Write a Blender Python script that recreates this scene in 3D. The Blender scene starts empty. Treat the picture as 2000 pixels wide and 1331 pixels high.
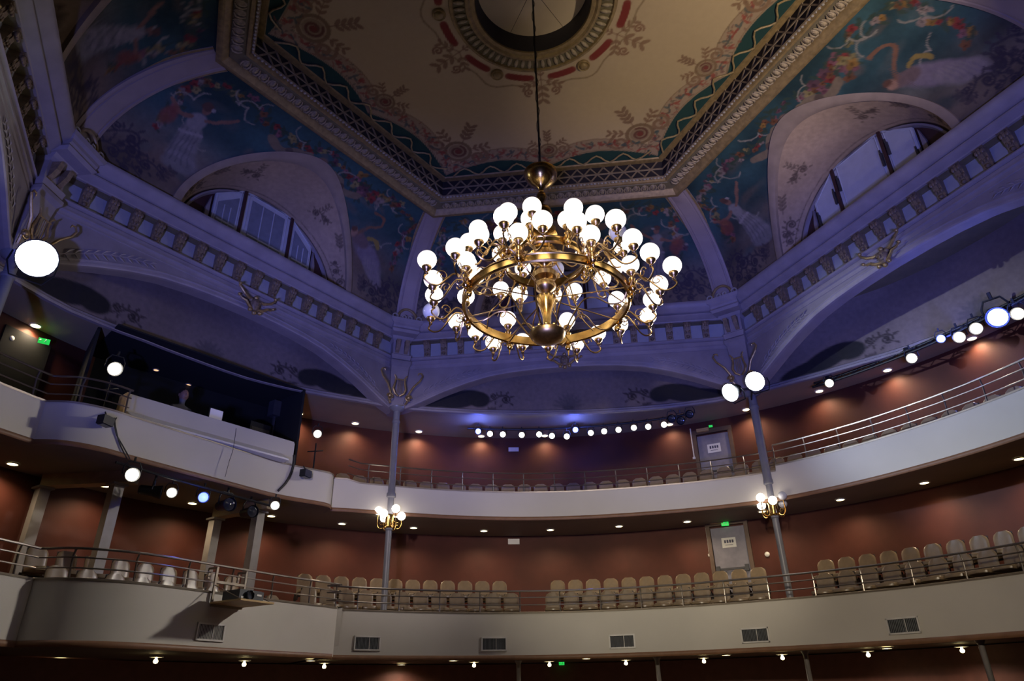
import bpy, math, random
import numpy as np
from mathutils import Vector, Matrix

random.seed(7); np.random.seed(7)
COL = bpy.context.scene.collection
SC = bpy.context.scene
PI = math.pi
rad = math.radians

# ------------------------------------------------------------------ camera
# metres, z = 0 at the eye of the camera, origin on the axis of the chandelier
FPX, PITCH, ROLL, YAW = 1351.81, 0.48222, -0.01675, -0.11201
CAM = Vector((0.46867, -8.71473, 0.0))
_f0 = Vector((math.sin(YAW), math.cos(YAW), 0)); _r0 = Vector((math.cos(YAW), -math.sin(YAW), 0)); _u0 = Vector((0, 0, 1))
_fw = math.cos(PITCH)*_f0 + math.sin(PITCH)*_u0; _up = -math.sin(PITCH)*_f0 + math.cos(PITCH)*_u0
_r = math.cos(ROLL)*_r0 + math.sin(ROLL)*_up; _u = -math.sin(ROLL)*_r0 + math.cos(ROLL)*_up
cd = bpy.data.cameras.new('camera'); cam = bpy.data.objects.new('camera', cd); COL.objects.link(cam)
cd.sensor_fit = 'HORIZONTAL'; cd.sensor_width = 36.0; cd.lens = FPX/2000.0*36.0; cd.clip_start = 0.05; cd.clip_end = 200
cam.matrix_world = Matrix(((_r.x, _u.x, -_fw.x, CAM.x), (_r.y, _u.y, -_fw.y, CAM.y), (_r.z, _u.z, -_fw.z, CAM.z), (0, 0, 0, 1)))
SC.camera = cam

# ------------------------------------------------------------------ world, exposure, added fill lights
w = bpy.data.worlds.new('world'); SC.world = w; w.use_nodes = True
w.node_tree.nodes['Background'].inputs[0].default_value = (0.0, 0.0, 0.0, 1)
SC.view_settings.view_transform = 'Standard'; SC.view_settings.look = 'None'
SC.view_settings.exposure = 0.0; SC.view_settings.gamma = 1.0; SC.view_settings.use_curve_mapping = False

def spot(name, loc, target, energy, color, size_deg, blend=0.6, radius=0.1, parent=None):
    l = bpy.data.lights.new(name, 'SPOT'); l.energy = energy; l.color = color
    l.spot_size = rad(size_deg); l.spot_blend = blend; l.shadow_soft_size = radius
    o = bpy.data.objects.new(name, l); COL.objects.link(o)
    o.location = loc; o.rotation_euler = (Vector(target)-Vector(loc)).to_track_quat('-Z', 'Y').to_euler()
    o['kind'] = 'helper'
    if parent is not None:
        o.parent = parent; o.location = Vector(loc)-parent.location
    return o

BLUE = (0.20, 0.235, 1.0)
# unseen blue lights added behind the camera to tint the cornice
for _x, _t, _e in ((-3.0, (-7.6, 3.2, 9.2), 4200), (-1.5, (-4.4, 7.6, 8.9), 4200), (0.0, (0.0, 8.2, 8.9), 4200), (1.5, (4.4, 7.6, 8.9), 4200), (3.0, (7.4, 3.6, 9.2), 4600)):
    spot('blue_wash_fill', (_x, -10.0, -1.0), _t, _e*.97, BLUE, 36, 1.0, 0.3)
# unseen warm fills added behind the viewer to brighten balcony fronts and ceiling
spot('parapet_fill', (-2.0, -9.5, 4.0), (-4.2, 7.9, 4.5), 3300, (1.0, 0.87, 0.86), 25, 1.0, 0.25)
spot('parapet_fill', (0.0, -9.5, 4.0), (1.6, 9.0, 3.7), 4300, (1.0, 0.87, 0.66), 31, 1.0, 0.25)
spot('parapet_fill', (2.0, -9.5, 4.0), (6.0, 6.2, 2.0), 2000, (1.0, 0.84, 0.62), 30, 1.0, 0.25)
spot('ceiling_fill', (7.5, -7.5, 1.5), (4.3, 1.2, 12.0), 4600, (1.0, 0.84, 0.64), 38, 1.0, 0.25)

# ------------------------------------------------------------------ helpers
class MB:
    def __init__(s): s.v = []; s.f = []
    def add(s, vs, fs):
        n = len(s.v); s.v.extend([tuple(p) for p in vs]); s.f.extend([tuple(i+n for i in f) for f in fs])
    def box(s, c, size, m=None):
        x, y, z = (a/2 for a in size); vs = [Vector((i*x, j*y, k*z)) for i in (-1, 1) for j in (-1, 1) for k in (-1, 1)]
        if m is not None: vs = [m @ p for p in vs]
        vs = [p+Vector(c) for p in vs]
        s.add(vs, [(0, 1, 3, 2), (4, 6, 7, 5), (0, 4, 5, 1), (2, 3, 7, 6), (0, 2, 6, 4), (1, 5, 7, 3)])
    def grid(s, P, cu=False, cv=False):
        nu, nv = len(P), len(P[0]); vs = [p for r in P for p in r]; fs = []
        for i in range(nu if cu else nu-1):
            for j in range(nv if cv else nv-1):
                a, b = i*nv+j, ((i+1) % nu)*nv+j; c, d = ((i+1) % nu)*nv+(j+1) % nv, i*nv+(j+1) % nv
                fs.append((a, b, c, d))
        s.add(vs, fs)
    def tube(s, path, r, n=6, cap=True, closed=False):
        P = [Vector(p) for p in path]; m = len(P)
        rr = r if isinstance(r, (list, tuple)) else [r]*m
        rings = []; prev = None
        for i in range(m):
            t = (P[(i+1) % m]-P[i-1]) if closed else (P[min(i+1, m-1)]-P[max(i-1, 0)])
            if t.length < 1e-9: t = Vector((0, 0, 1))
            t.normalize()
            if prev is None:
                a = t.orthogonal().normalized()
            else:
                a = prev-t*prev.dot(t)
                if a.length < 1e-6: a = t.orthogonal()
                a.normalize()
            prev = a; b = t.cross(a)
            rings.append([P[i]+(a*math.cos(2*PI*k/n)+b*math.sin(2*PI*k/n))*rr[i] for k in range(n)])
        o = len(s.v); s.grid(rings, closed, True)
        if cap and not closed:
            s.f.append(tuple(o+k for k in range(n))[::-1]); s.f.append(tuple(o+(m-1)*n+k for k in range(n)))
    def lathe(s, prof, n=16, c=(0, 0, 0), m=None, cap=True):
        rings = []
        for r_, z_ in prof:
            ring = [Vector((r_*math.cos(2*PI*k/n), r_*math.sin(2*PI*k/n), z_)) for k in range(n)]
            if m is not None: ring = [m @ p for p in ring]
            rings.append([p+Vector(c) for p in ring])
        o = len(s.v); s.grid(rings, False, True)
        if cap:
            s.f.append(tuple(o+k for k in range(n))[::-1]); s.f.append(tuple(o+(len(prof)-1)*n+k for k in range(n)))
    def ball(s, c, r, nu=12, nv=8, sc=(1, 1, 1), m=None):
        pr = [(max(math.sin(PI*j/nv), 1e-3)*r, -math.cos(PI*j/nv)*r) for j in range(nv+1)]
        rings = []
        for a, z in pr:
            ring = [Vector((a*math.cos(2*PI*k/nu)*sc[0], a*math.sin(2*PI*k/nu)*sc[1], z*sc[2])) for k in range(nu)]
            if m is not None: ring = [m @ p for p in ring]
            rings.append([p+Vector(c) for p in ring])
        s.grid(rings, False, True)
    def prism(s, poly, off):
        # poly: list of 3D points (planar), off: extrusion vector
        n = len(poly); off = Vector(off); P = [Vector(p) for p in poly]; Q = [p+off for p in P]
        s.add(P+Q, [tuple(range(n))[::-1], tuple(range(n, 2*n))]+[(i, (i+1) % n, n+(i+1) % n, n+i) for i in range(n)])
    def mesh(s, name, mat, smooth=True):
        me = bpy.data.meshes.new(name); me.from_pydata(s.v, [], s.f); me.validate()
        if mat is not None: me.materials.append(mat)
        if smooth:
            me.polygons.foreach_set('use_smooth', [True]*len(me.polygons))
            me.update()
            try: me.set_sharp_from_angle(angle=rad(38))
            except Exception: pass
        me.update(); return me
    def build(s, name, mat, parent=None, smooth=True):
        return link(name, s.mesh(name, mat, smooth), parent)

def link(name, me, parent=None, world=True):
    o = bpy.data.objects.new(name, me); COL.objects.link(o)
    if parent is not None:
        o.parent = parent
        if world:
            p = parent; off = Vector((0, 0, 0))
            while p is not None: off += p.location; p = p.parent
            o.location = -off
    return o
def tag(o, label=None, cat=None, group=None, kind=None):
    if label: o['label'] = label
    if cat: o['category'] = cat
    if group: o['group'] = group
    if kind: o['kind'] = kind
    return o
def thing(name, label, cat, loc=(0, 0, 0), group=None, rz=0.0):
    o = bpy.data.objects.new(name, None); COL.objects.link(o); o.empty_display_size = 0.1
    o.location = loc; o.rotation_euler = (0, 0, rz)
    return tag(o, label, cat, group)
def structure(o, label=None): 
    o['kind'] = 'structure'
    if label: o['label'] = label
    return o
def kid(src_mesh, name, parent, mtx):
    o = bpy.data.objects.new(name, src_mesh); COL.objects.link(o); o.parent = parent
    off = Vector((0, 0, 0)); p = parent
    while p is not None: off += p.location; p = p.parent
    o.matrix_basis = Matrix.Translation(-off) @ mtx
    return o
ORD = ('first second third fourth fifth sixth seventh eighth ninth tenth eleventh twelfth thirteenth fourteenth fifteenth sixteenth '
       'seventeenth eighteenth nineteenth twentieth twenty-first twenty-second twenty-third twenty-fourth twenty-fifth twenty-sixth '
       'twenty-seventh twenty-eighth twenty-ninth thirtieth thirty-first thirty-second thirty-third thirty-fourth thirty-fifth '
       'thirty-sixth thirty-seventh thirty-eighth thirty-ninth fortieth forty-first forty-second forty-third forty-fourth').split()

def pol(r, th, z=0.0): return Vector((r*math.cos(rad(th)), r*math.sin(rad(th)), z))
def W(an, ap, s, z):
    c, q = math.cos(rad(an)), math.sin(rad(an)); return Vector((c*ap-q*s, q*ap+c*s, z))
def frame(an, ap, s, z):   # local x = tangent, y = outward normal, z = up
    c, q = math.cos(rad(an)), math.sin(rad(an)); p = W(an, ap, s, z)
    return Matrix(((-q, c, 0, p.x), (c, q, 0, p.y), (0, 0, 1, p.z), (0, 0, 0, 1)))
def aim(loc, target, up='Y'):
    d = Vector(target)-Vector(loc); return Matrix.Translation(loc) @ d.to_track_quat('Z', up).to_matrix().to_4x4()
def ray(x, y): return (_r*(x-1000)-_u*(y-665.5)+_fw*FPX).normalized()
def on_z(x, y, z): d = ray(x, y); return CAM+d*(z/d.z)
def on_cyl(x, y, R):
    d = ray(x, y); a = d.x**2+d.y**2; b = CAM.x*d.x+CAM.y*d.y; c = CAM.x**2+CAM.y**2-R*R
    return CAM+d*((-b+math.sqrt(b*b-a*c))/a)
def interp(x, tab):
    xs = [t[0] for t in tab]; ys = [t[1] for t in tab]; return float(np.interp(x, xs, ys))
def smooth_path(pts, k=4, closed=False):
    P = [Vector(p) for p in pts]; out = []; n = len(P)
    for i in range(n-1):
        p0, p1, p2, p3 = P[max(i-1, 0)], P[i], P[i+1], P[min(i+2, n-1)]
        for j in range(k):
            t = j/k; out.append(0.5*((2*p1)+(p2-p0)*t+(2*p0-5*p1+4*p2-p3)*t*t+(3*p1-p0-3*p2+p3)*t**3))
    out.append(P[-1]); return out

# ------------------------------------------------------------------ materials
def srgb(r, g, b): return tuple(((c/255)/12.92 if c/255 <= 0.04045 else ((c/255+0.055)/1.055)**2.4) for c in (r, g, b))
def mat(name, color, rough=0.6, metal=0.0, var=0.12, scale=6.0, bump=0.0, bscale=40.0, spec=0.5, stretch=None):
    m = bpy.data.materials.new(name); m.use_nodes = True; nt = m.node_tree; b = nt.nodes['Principled BSDF']
    b.inputs['Roughness'].default_value = rough; b.inputs['Metallic'].default_value = metal
    b.inputs['Specular IOR Level'].default_value = spec
    tc = nt.nodes.new('ShaderNodeTexCoord'); mp = nt.nodes.new('ShaderNodeMapping'); nt.links.new(tc.outputs['Object'], mp.inputs['Vector'])
    if stretch: mp.inputs['Scale'].default_value = stretch
    nz = nt.nodes.new('ShaderNodeTexNoise'); nz.inputs['Scale'].default_value = scale; nz.inputs['Detail'].default_value = 4
    nt.links.new(mp.outputs['Vector'], nz.inputs['Vector'])
    cr = nt.nodes.new('ShaderNodeValToRGB'); cr.color_ramp.elements[0].position = 0.3; cr.color_ramp.elements[1].position = 0.7
    cr.color_ramp.elements[0].color = tuple(c*(1-var) for c in color)+(1,); cr.color_ramp.elements[1].color = tuple(min(1, c*(1+var)) for c in color)+(1,)
    nt.links.new(nz.outputs['Fac'], cr.inputs['Fac']); nt.links.new(cr.outputs['Color'], b.inputs['Base Color'])
    if bump > 0:
        n2 = nt.nodes.new('ShaderNodeTexNoise'); n2.inputs['Scale'].default_value = bscale; n2.inputs['Detail'].default_value = 3
        nt.links.new(mp.outputs['Vector'], n2.inputs['Vector'])
        bp = nt.nodes.new('ShaderNodeBump'); bp.inputs['Strength'].default_value = bump; bp.inputs['Distance'].default_value = 0.02
        nt.links.new(n2.outputs['Fac'], bp.inputs['Height']); nt.links.new(bp.outputs['Normal'], b.inputs['Normal'])
    return m
def glow(name, color, strength, base=(0.8, 0.8, 0.8)):
    m = bpy.data.materials.new(name); m.use_nodes = True; b = m.node_tree.nodes['Principled BSDF']
    b.inputs['Base Color'].default_value = base+(1,); b.inputs['Emission Color'].default_value = color+(1,)
    b.inputs['Emission Strength'].default_value = strength; b.inputs['Roughness'].default_value = 0.25
    return m
def globe_mat(name, s_lo, s_hi):
    # opal glass lit by a bulb that sits low in the globe: brighter towards the bulb
    m = bpy.data.materials.new(name); m.use_nodes = True; nt = m.node_tree; b = nt.nodes['Principled BSDF']
    b.inputs['Base Color'].default_value = (0.85, 0.84, 0.82, 1); b.inputs['Roughness'].default_value = 0.2
    b.inputs['Emission Color'].default_value = (1.0, 0.9, 0.78, 1)
    tc = nt.nodes.new('ShaderNodeTexCoord'); sp = nt.nodes.new('ShaderNodeSeparateXYZ'); nt.links.new(tc.outputs['Generated'], sp.inputs[0])
    mr = nt.nodes.new('ShaderNodeMapRange'); mr.interpolation_type = 'SMOOTHSTEP'
    mr.inputs['From Min'].default_value = 0.1; mr.inputs['From Max'].default_value = 1.0
    mr.inputs['To Min'].default_value = s_hi; mr.inputs['To Max'].default_value = s_lo
    nt.links.new(sp.outputs['Z'], mr.inputs['Value']); nt.links.new(mr.outputs[0], b.inputs['Emission Strength'])
    return m
def paint_mat(name, rough=0.75, lo=0.72, hi=1.25):
    m = bpy.data.materials.new(name); m.use_nodes = True; nt = m.node_tree; b = nt.nodes['Principled BSDF']
    at = nt.nodes.new('ShaderNodeAttribute'); at.attribute_name = 'paint'
    tc = nt.nodes.new('ShaderNodeTexCoord'); nz = nt.nodes.new('ShaderNodeTexNoise'); nz.inputs['Scale'].default_value = 9; nz.inputs['Detail'].default_value = 6
    nt.links.new(tc.outputs['Object'], nz.inputs['Vector'])
    mr = nt.nodes.new('ShaderNodeMapRange'); mr.inputs['To Min'].default_value = lo; mr.inputs['To Max'].default_value = hi
    nt.links.new(nz.outputs['Fac'], mr.inputs['Value'])
    mx = nt.nodes.new('ShaderNodeMix'); mx.data_type = 'RGBA'; mx.blend_type = 'MULTIPLY'; mx.inputs[0].default_value = 1.0
    nt.links.new(at.outputs['Color'], mx.inputs[6]); nt.links.new(mr.outputs[0], mx.inputs[7])
    nt.links.new(mx.outputs[2], b.inputs['Base Color']); b.inputs['Roughness'].default_value = rough
    b.inputs['Specular IOR Level'].default_value = 0.3
    return m

M = {}
M['wall'] = mat('red_wall_paint', (0.080, 0.022, 0.0145), 0.6, 0, 0.2, 1.2, 0.05, 60, 0.25)
M['stall_wall'] = mat('dark_stalls_paint', (0.16, 0.055, 0.040), 0.6)
M['gal_ceiling'] = mat('brown_gallery_ceiling_paint', (0.36, 0.29, 0.18), 0.7, 0, 0.08, 1.0)
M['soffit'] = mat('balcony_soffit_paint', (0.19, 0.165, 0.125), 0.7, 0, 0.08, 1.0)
M['parapet'] = mat('cream_parapet_plaster', (0.58, 0.55, 0.49), 0.55, 0, 0.05, 0.8, 0.04, 25)
M['edge'] = mat('brown_edge_trim', (0.22, 0.11, 0.055), 0.5)
M['coping'] = mat('grey_coping_metal', (0.28, 0.24, 0.19), 0.4, 0.4)
M['rail'] = mat('steel_rail', (0.32, 0.29, 0.26), 0.3, 0.9, 0.05)
M['column'] = mat('grey_column_paint', (0.21, 0.21, 0.23), 0.4, 0.1, 0.06)
M['post'] = mat('grey_steel_post_paint', (0.26, 0.24, 0.23), 0.45, 0.1, 0.08)
M['beam'] = mat('tan_beam_paint', (0.36, 0.28, 0.17), 0.6)
M['stone'] = mat('painted_cornice_plaster', (0.30, 0.26, 0.27), 0.55, 0, 0.12, 3.0, 0.08, 30)
M['stone2'] = mat('spandrel_plaster', (0.26, 0.225, 0.235), 0.5, 0, 0.12, 3.0, 0.08, 30)
M['ribstone'] = mat('rib_plaster', (0.32, 0.25, 0.23), 0.6, 0, 0.1, 2.0, 0.05, 30)
M['frieze'] = mat('pale_frieze_panel', (0.36, 0.36, 0.38), 0.55, 0, 0.06)
M['corbel'] = mat('bronzed_corbel_plaster', (0.22, 0.155, 0.095), 0.45, 0.1, 0.3, 14, 0.5, 45)
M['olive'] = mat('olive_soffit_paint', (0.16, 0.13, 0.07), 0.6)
M['gilt'] = mat('old_gilding', (0.42, 0.29, 0.12), 0.38, 0.6, 0.25, 12, 0.3, 50)
M['dullgilt'] = mat('dull_gold_moulding', (0.30, 0.205, 0.085), 0.5, 0.2, 0.25, 10, 0.2, 50)
M['tongue'] = mat('leaf_moulding_plaster', (0.36, 0.28, 0.17), 0.55, 0, 0.3, 14, 0.4, 40)
M['bead'] = mat('silvered_bead', (0.55, 0.52, 0.46), 0.35, 0.4, 0.15)
M['lattice_back'] = mat('dark_lattice_back', (0.020, 0.016, 0.020), 0.7)
M['lattice'] = mat('brown_lattice_wood', (0.24, 0.18, 0.11), 0.55, 0, 0.25, 8)
M['rope'] = mat('gold_rope', (0.36, 0.26, 0.12), 0.5, 0.1, 0.3, 20)
M['maroon'] = mat('maroon_window_frame', (0.05, 0.018, 0.02), 0.5)
M['shutter'] = mat('white_shutter_paint', (0.50, 0.52, 0.56), 0.45, 0, 0.05)
M['glassgrey'] = mat('grey_glass', (0.20, 0.22, 0.27), 0.15, 0, 0.1)
M['ironmongery'] = mat('dark_ironmongery', (0.06, 0.06, 0.07), 0.5, 0.4)
M['brass'] = mat('polished_brass', (0.60, 0.38, 0.12), 0.22, 1.0, 0.12, 10)
M['oldbrass'] = mat('aged_brass', (0.42, 0.27, 0.11), 0.33, 1.0, 0.2, 20)
M['black'] = mat('matt_black_metal', (0.012, 0.013, 0.015), 0.5, 0.2)
M['blackcloth'] = mat('black_booth_cloth', (0.008, 0.009, 0.011), 0.9)
M['rubber'] = mat('black_rubber_cable', (0.02, 0.018, 0.018), 0.6)
M['leather'] = mat('tan_seat_leatherette', (0.24, 0.18, 0.115), 0.28, 0, 0.12, 8)
M['seatdark'] = mat('dark_seat_frame', (0.025, 0.022, 0.022), 0.5, 0.2)
M['door'] = mat('grey_blue_door_paint', (0.20, 0.19, 0.24), 0.5)
M['doorframe'] = mat('brown_door_frame', (0.10, 0.06, 0.04), 0.5)
M['white'] = mat('white_plastic', (0.70, 0.69, 0.66), 0.4, 0, 0.04)
M['ink'] = mat('dark_ink', (0.06, 0.06, 0.10), 0.7)
M['plywood'] = mat('yellow_plywood', (0.50, 0.33, 0.13), 0.55, 0, 0.15, 3, 0, 40, 0.5, (1, 1, 6))
M['vent'] = mat('grey_vent_louvre', (0.14, 0.15, 0.16), 0.5, 0.3)
M['ventframe'] = mat('white_vent_frame', (0.66, 0.64, 0.60), 0.4)
M['cloth'] = mat('grey_shirt_cloth', (0.16, 0.16, 0.18), 0.9)
M['skin'] = mat('skin', (0.35, 0.20, 0.14), 0.5)
M['hair'] = mat('dark_hair', (0.03, 0.02, 0.015), 0.6)
M['carpet'] = mat('dark_floor_carpet', (0.05, 0.025, 0.02), 0.9)
M['globe'] = globe_mat('lit_opal_globe', 0.62, 3.6)
M['globe_small'] = globe_mat('lit_small_globe', 5.0, 8.0)
M['globe_off'] = mat('unlit_opal_globe', (0.55, 0.56, 0.60), 0.2, 0, 0.02)
M['warm'] = glow('warm_lamp_face', (1.0, 0.84, 0.42), 9.0)
M['amber'] = glow('amber_lamp_face', (1.0, 0.55, 0.22), 1.3)
M['white_lens'] = glow('white_lamp_lens', (1.0, 0.93, 0.78), 9.0)
M['cool_lens'] = glow('cool_white_flood_lens', (0.85, 0.92, 1.0), 40.0)
M['blue_lens'] = glow('blue_lamp_lens', (0.085, 0.14, 1.0), 3.4)
M['green_sign'] = glow('green_exit_face', (0.03, 0.85, 0.12), 0.7, (0.02, 0.3, 0.06))
M['screen'] = glow('pale_screen', (0.55, 0.50, 0.72), 0.16)
M['violet'] = glow('violet_strip', (0.30, 0.25, 1.0), 0.5)
M['darklens'] = mat('dark_lens_glass', (0.03, 0.035, 0.05), 0.08)
M['paint'] = paint_mat('painted_plaster')
M['paint_smooth'] = paint_mat('smooth_painted_plaster', 0.75, 0.94, 1.05)

BAYS = (150, 90, 30, 210, 330, 270)
T30 = math.tan(rad(30)); C30 = math.cos(rad(30))
# ------------------------------------------------------------------ painted surfaces (flat decoration as vertex colour on real surfaces)
class Paint:
    def __init__(s, X, Y, base):
        s.X = np.asarray(X, float); s.Y = np.asarray(Y, float); s.c = np.tile(np.asarray(base, float), (s.X.size, 1)) if np.ndim(base) == 1 else np.asarray(base, float)
    def mix(s, a, col): s.c = s.c*(1-a[:, None])+np.asarray(col)[None, :]*a[:, None]
    def ell(s, x, y, rx, ry, rot, col, soft=0.25, al=1.0):
        R = max(rx, ry)*1.5; k = np.nonzero((abs(s.X-x) < R) & (abs(s.Y-y) < R))[0]
        if k.size == 0: return
        dx, dy = s.X[k]-x, s.Y[k]-y; c, q = math.cos(rot), math.sin(rot)
        d = np.sqrt(((dx*c+dy*q)/rx)**2+((-dx*q+dy*c)/ry)**2); a = np.clip((1-d)/soft+0.5, 0, 1)*al
        s.c[k] = s.c[k]*(1-a[:, None])+np.asarray(col)[None, :]*a[:, None]
    def curve(s, pts, wd, col, al=1.0): s.stroke([(p.x, p.y) for p in smooth_path([(x, y, 0) for x, y in pts], 5)], wd, col, al)
    def stroke(s, pts, wd, col, al=1.0, soft=0.02):
        for (x0, y0), (x1, y1) in zip(pts[:-1], pts[1:]):
            m = wd+0.06
            k = np.nonzero((s.X > min(x0, x1)-m) & (s.X < max(x0, x1)+m) & (s.Y > min(y0, y1)-m) & (s.Y < max(y0, y1)+m))[0]
            if k.size == 0: continue
            dx, dy = x1-x0, y1-y0; L = dx*dx+dy*dy+1e-12
            t = np.clip(((s.X[k]-x0)*dx+(s.Y[k]-y0)*dy)/L, 0, 1); d = np.hypot(s.X[k]-x0-t*dx, s.Y[k]-y0-t*dy)
            a = np.clip((wd-d)/soft+0.5, 0, 1)*al
            s.c[k] = s.c[k]*(1-a[:, None])+np.asarray(col)[None, :]*a[:, None]
    def spiral(s, x, y, r, a0, turns, wd, col, al=1.0):
        n = int(14*abs(turns))+4
        s.stroke([(x+r*(1-0.85*i/n)*math.cos(a0+2*PI*turns*i/n), y+r*(1-0.85*i/n)*math.sin(a0+2*PI*turns*i/n)) for i in range(n+1)], wd, col, al)
    def leaf(s, x, y, L, wd, rot, col, al=1.0): s.ell(x+math.cos(rot)*L/2, y+math.sin(rot)*L/2, L/2, wd, rot, col, 0.3, al)
    def spray(s, x, y, L, rot, col, n=4, al=1.0):
        s.stroke([(x, y), (x+L*math.cos(rot), y+L*math.sin(rot))], 0.012, col, al)
        for i in range(n):
            t = L*(i+1)/n; px, py = x+t*math.cos(rot), y+t*math.sin(rot)
            for sg in (-1, 1): s.leaf(px, py, L*0.38, L*0.085, rot+sg*0.75, col, al)
    def scroll(s, x, y, sz, flip, col, al=1.0):
        # an acanthus scroll: big curl, counter curl and leaves
        f = flip; S = lambda px, py: (x+f*px*sz, y+py*sz)
        s.stroke([S(-1.3, -.35), S(-.9, -.1), S(-.4, .25), S(.1, .3)], 0.055*sz+.008, col, al)
        cx, cy = S(.1, -.12); s.spiral(cx, cy, .42*sz, PI/2, -1.6*f, 0.045*sz+.008, col, al)
        cx, cy = S(-1.0, .22); s.spiral(cx, cy, .26*sz, -PI/2, -1.4*f, 0.03*sz+.008, col, al)
        for px, py, r in ((-.6, .2, 2.0), (-.3, .32, 1.5), (.5, .1, .4), (.45, -.45, -.6), (-.75, -.2, -1.9), (-.2, -.55, -2.2), (.15, .38, 1.0)):
            r = r if f > 0 else PI-r
            cx, cy = S(px, py); s.leaf(cx, cy, .42*sz, .09*sz, r, col, al)
        cx, cy = S(.1, -.12); s.ell(cx, cy, .13*sz, .13*sz, 0, col, .3, al)
def vnoise(X, Y, sc, seed=0):
    rs = np.random.RandomState(seed); o = np.zeros_like(X)
    for k in range(7):
        a = rs.uniform(0, 2*PI); ph = rs.uniform(0, 6.28); f = sc*rs.uniform(.5, 1.9); o += np.sin((X*math.cos(a)+Y*math.sin(a))*f+ph+1.3*np.sin(Y*f*.7+ph*2))
    return np.clip(o/7*1.1+.5, 0, 1)
def painted_mesh(name, verts, faces, cols, parent=None, smooth=True, pm='paint'):
    me = bpy.data.meshes.new(name); me.from_pydata([tuple(v) for v in verts], [], faces)
    at = me.color_attributes.new('paint', 'FLOAT_COLOR', 'POINT')
    c4 = np.ones((len(verts), 4), np.float32); c4[:, :3] = np.clip(cols, 0, 1); at.data.foreach_set('color', c4.ravel())
    me.materials.append(M[pm]); me.polygons.foreach_set('use_smooth', [smooth]*len(me.polygons)); me.update()
    return link(name, me, parent)

# ------------------------------------------------------------------ room shell
b = MB(); n = 96
WR = 11.05
b.grid([[pol(WR, -50+280*i/n, z) for z in (-1.6, 7.2)] for i in range(n+1)])
wall = structure(b.build('wall_back', M['wall']), 'dark red curved wall behind the gallery seats')
b = MB(); b.grid([[pol(WR+.02, th, z) for z in (-1.6, 14.0)] for th in np.linspace(230, 310, 9)])
structure(b.build('wall_stage', M['blackcloth']), 'black stage wall behind the viewer')
b = MB(); b.add([pol(12.0, 360*i/48, -1.6) for i in range(48)], [tuple(range(48))])
structure(b.build('floor', M['carpet']), 'dark auditorium floor')

# plan curves measured on the place: bulkhead above the upper gallery, two balcony fronts
def bulk_r(th): return interp(th, [(-40, 9.9), (15, 10.35), (24, 10.35), (33, 10.25), (39.5, 10.1), (46, 9.85), (54, 9.7), (65.5, 9.66), (73.5, 9.44), (82, 9.22), (91, 9.06), (100, 9.0), (109, 9.02), (118, 9.12), (121, 9.12), (127, 9.1), (137, 9.26), (143.5, 9.36), (152, 9.36), (159, 9.45), (168.5, 9.78), (180, 9.85), (230, 9.9)])
R2 = [(-35, 9.25), (40, 9.25), (50, 9.3), (60, 9.36), (68, 9.22), (75.5, 9.08), (83.5, 9.0), (92, 8.97), (99.5, 8.94), (104.5, 8.91), (113, 8.88), (120, 8.88), (126, 8.96), (129, 9.10), (131, 9.2)]
P2 = [pol(interp(t, R2), t) for t in sorted(list(np.arange(-35, 129.1, 2.0))+[58.55, 58.65])]
BOX2 = [(-5.66, 6.92), (-5.64, 6.72), (-5.80, 6.47), (-6.12, 6.13), (-6.5, 5.66), (-7.0, 4.68), (-7.5, 3.68), (-7.98, 2.70), (-8.17, 2.28), (-8.42, 1.95), (-8.72, 1.74), (-9.08, 1.66)]
P2 += smooth_path([(x, y, 0) for x, y in BOX2], 3)
P2 += [Vector(p) for p in ((-9.17, 1.3, 0), (-9.28, .8, 0), (-9.36, .2, 0), (-9.40, -.6, 0), (-9.3, -1.6, 0), (-9.05, -2.8, 0), (-8.6, -4.0, 0))]
R1 = [(-35, 9.0), (20, 8.9), (30, 8.72), (36, 8.6), (42, 8.5), (48, 8.38), (54, 8.26), (62, 8.12), (75, 8.09), (90, 8.13), (105, 8.12), (118, 8.12), (128.5, 8.15), (130, 8.16)]
P1 = [pol(interp(t, R1), t) for t in list(np.arange(-35, 128.6, 2.0))+[129.8]]
BOX1 = [(-4.97, 6.16), (-5.06, 5.94), (-5.25, 5.56), (-5.52, 5.08), (-5.98, 4.16), (-6.34, 3.38), (-6.70, 2.62), (-7.02, 2.12), (-7.40, 1.78), (-7.80, 1.58), (-8.22, 1.56)]
P1 += smooth_path([(x, y, 0) for x, y in BOX1], 3)
P1 += [Vector(p) for p in ((-8.24, 1.25, 0), (-8.34, .6, 0), (-8.42, -.2, 0), (-8.42, -1.2, 0), (-8.2, -2.6, 0), (-7.8, -3.8, 0))]
def normals(P):
    out = []
    for i in range(len(P)):
        t = P[min(i+1, len(P)-1)]-P[max(i-1, 0)]; t.z = 0; t.normalize(); out.append(Vector((t.y, -t.x, 0)) if Vector((t.y, -t.x, 0)).dot(P[i]) > 0 else Vector((-t.y, t.x, 0)))
    return out
N1, N2 = normals(P1), normals(P2)   # pointing outwards, to the wall
def zz(p, z): return Vector((p.x, p.y, z))
def rim(p, R=WR-.01): th = math.atan2(p.y, p.x); return Vector((R*math.cos(th), R*math.sin(th), 0))
def profile_path(b, P, N, prof):
    b.grid([[zz(p+nn*o, z) for o, z in prof] for p, nn in zip(P, N)])

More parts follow.
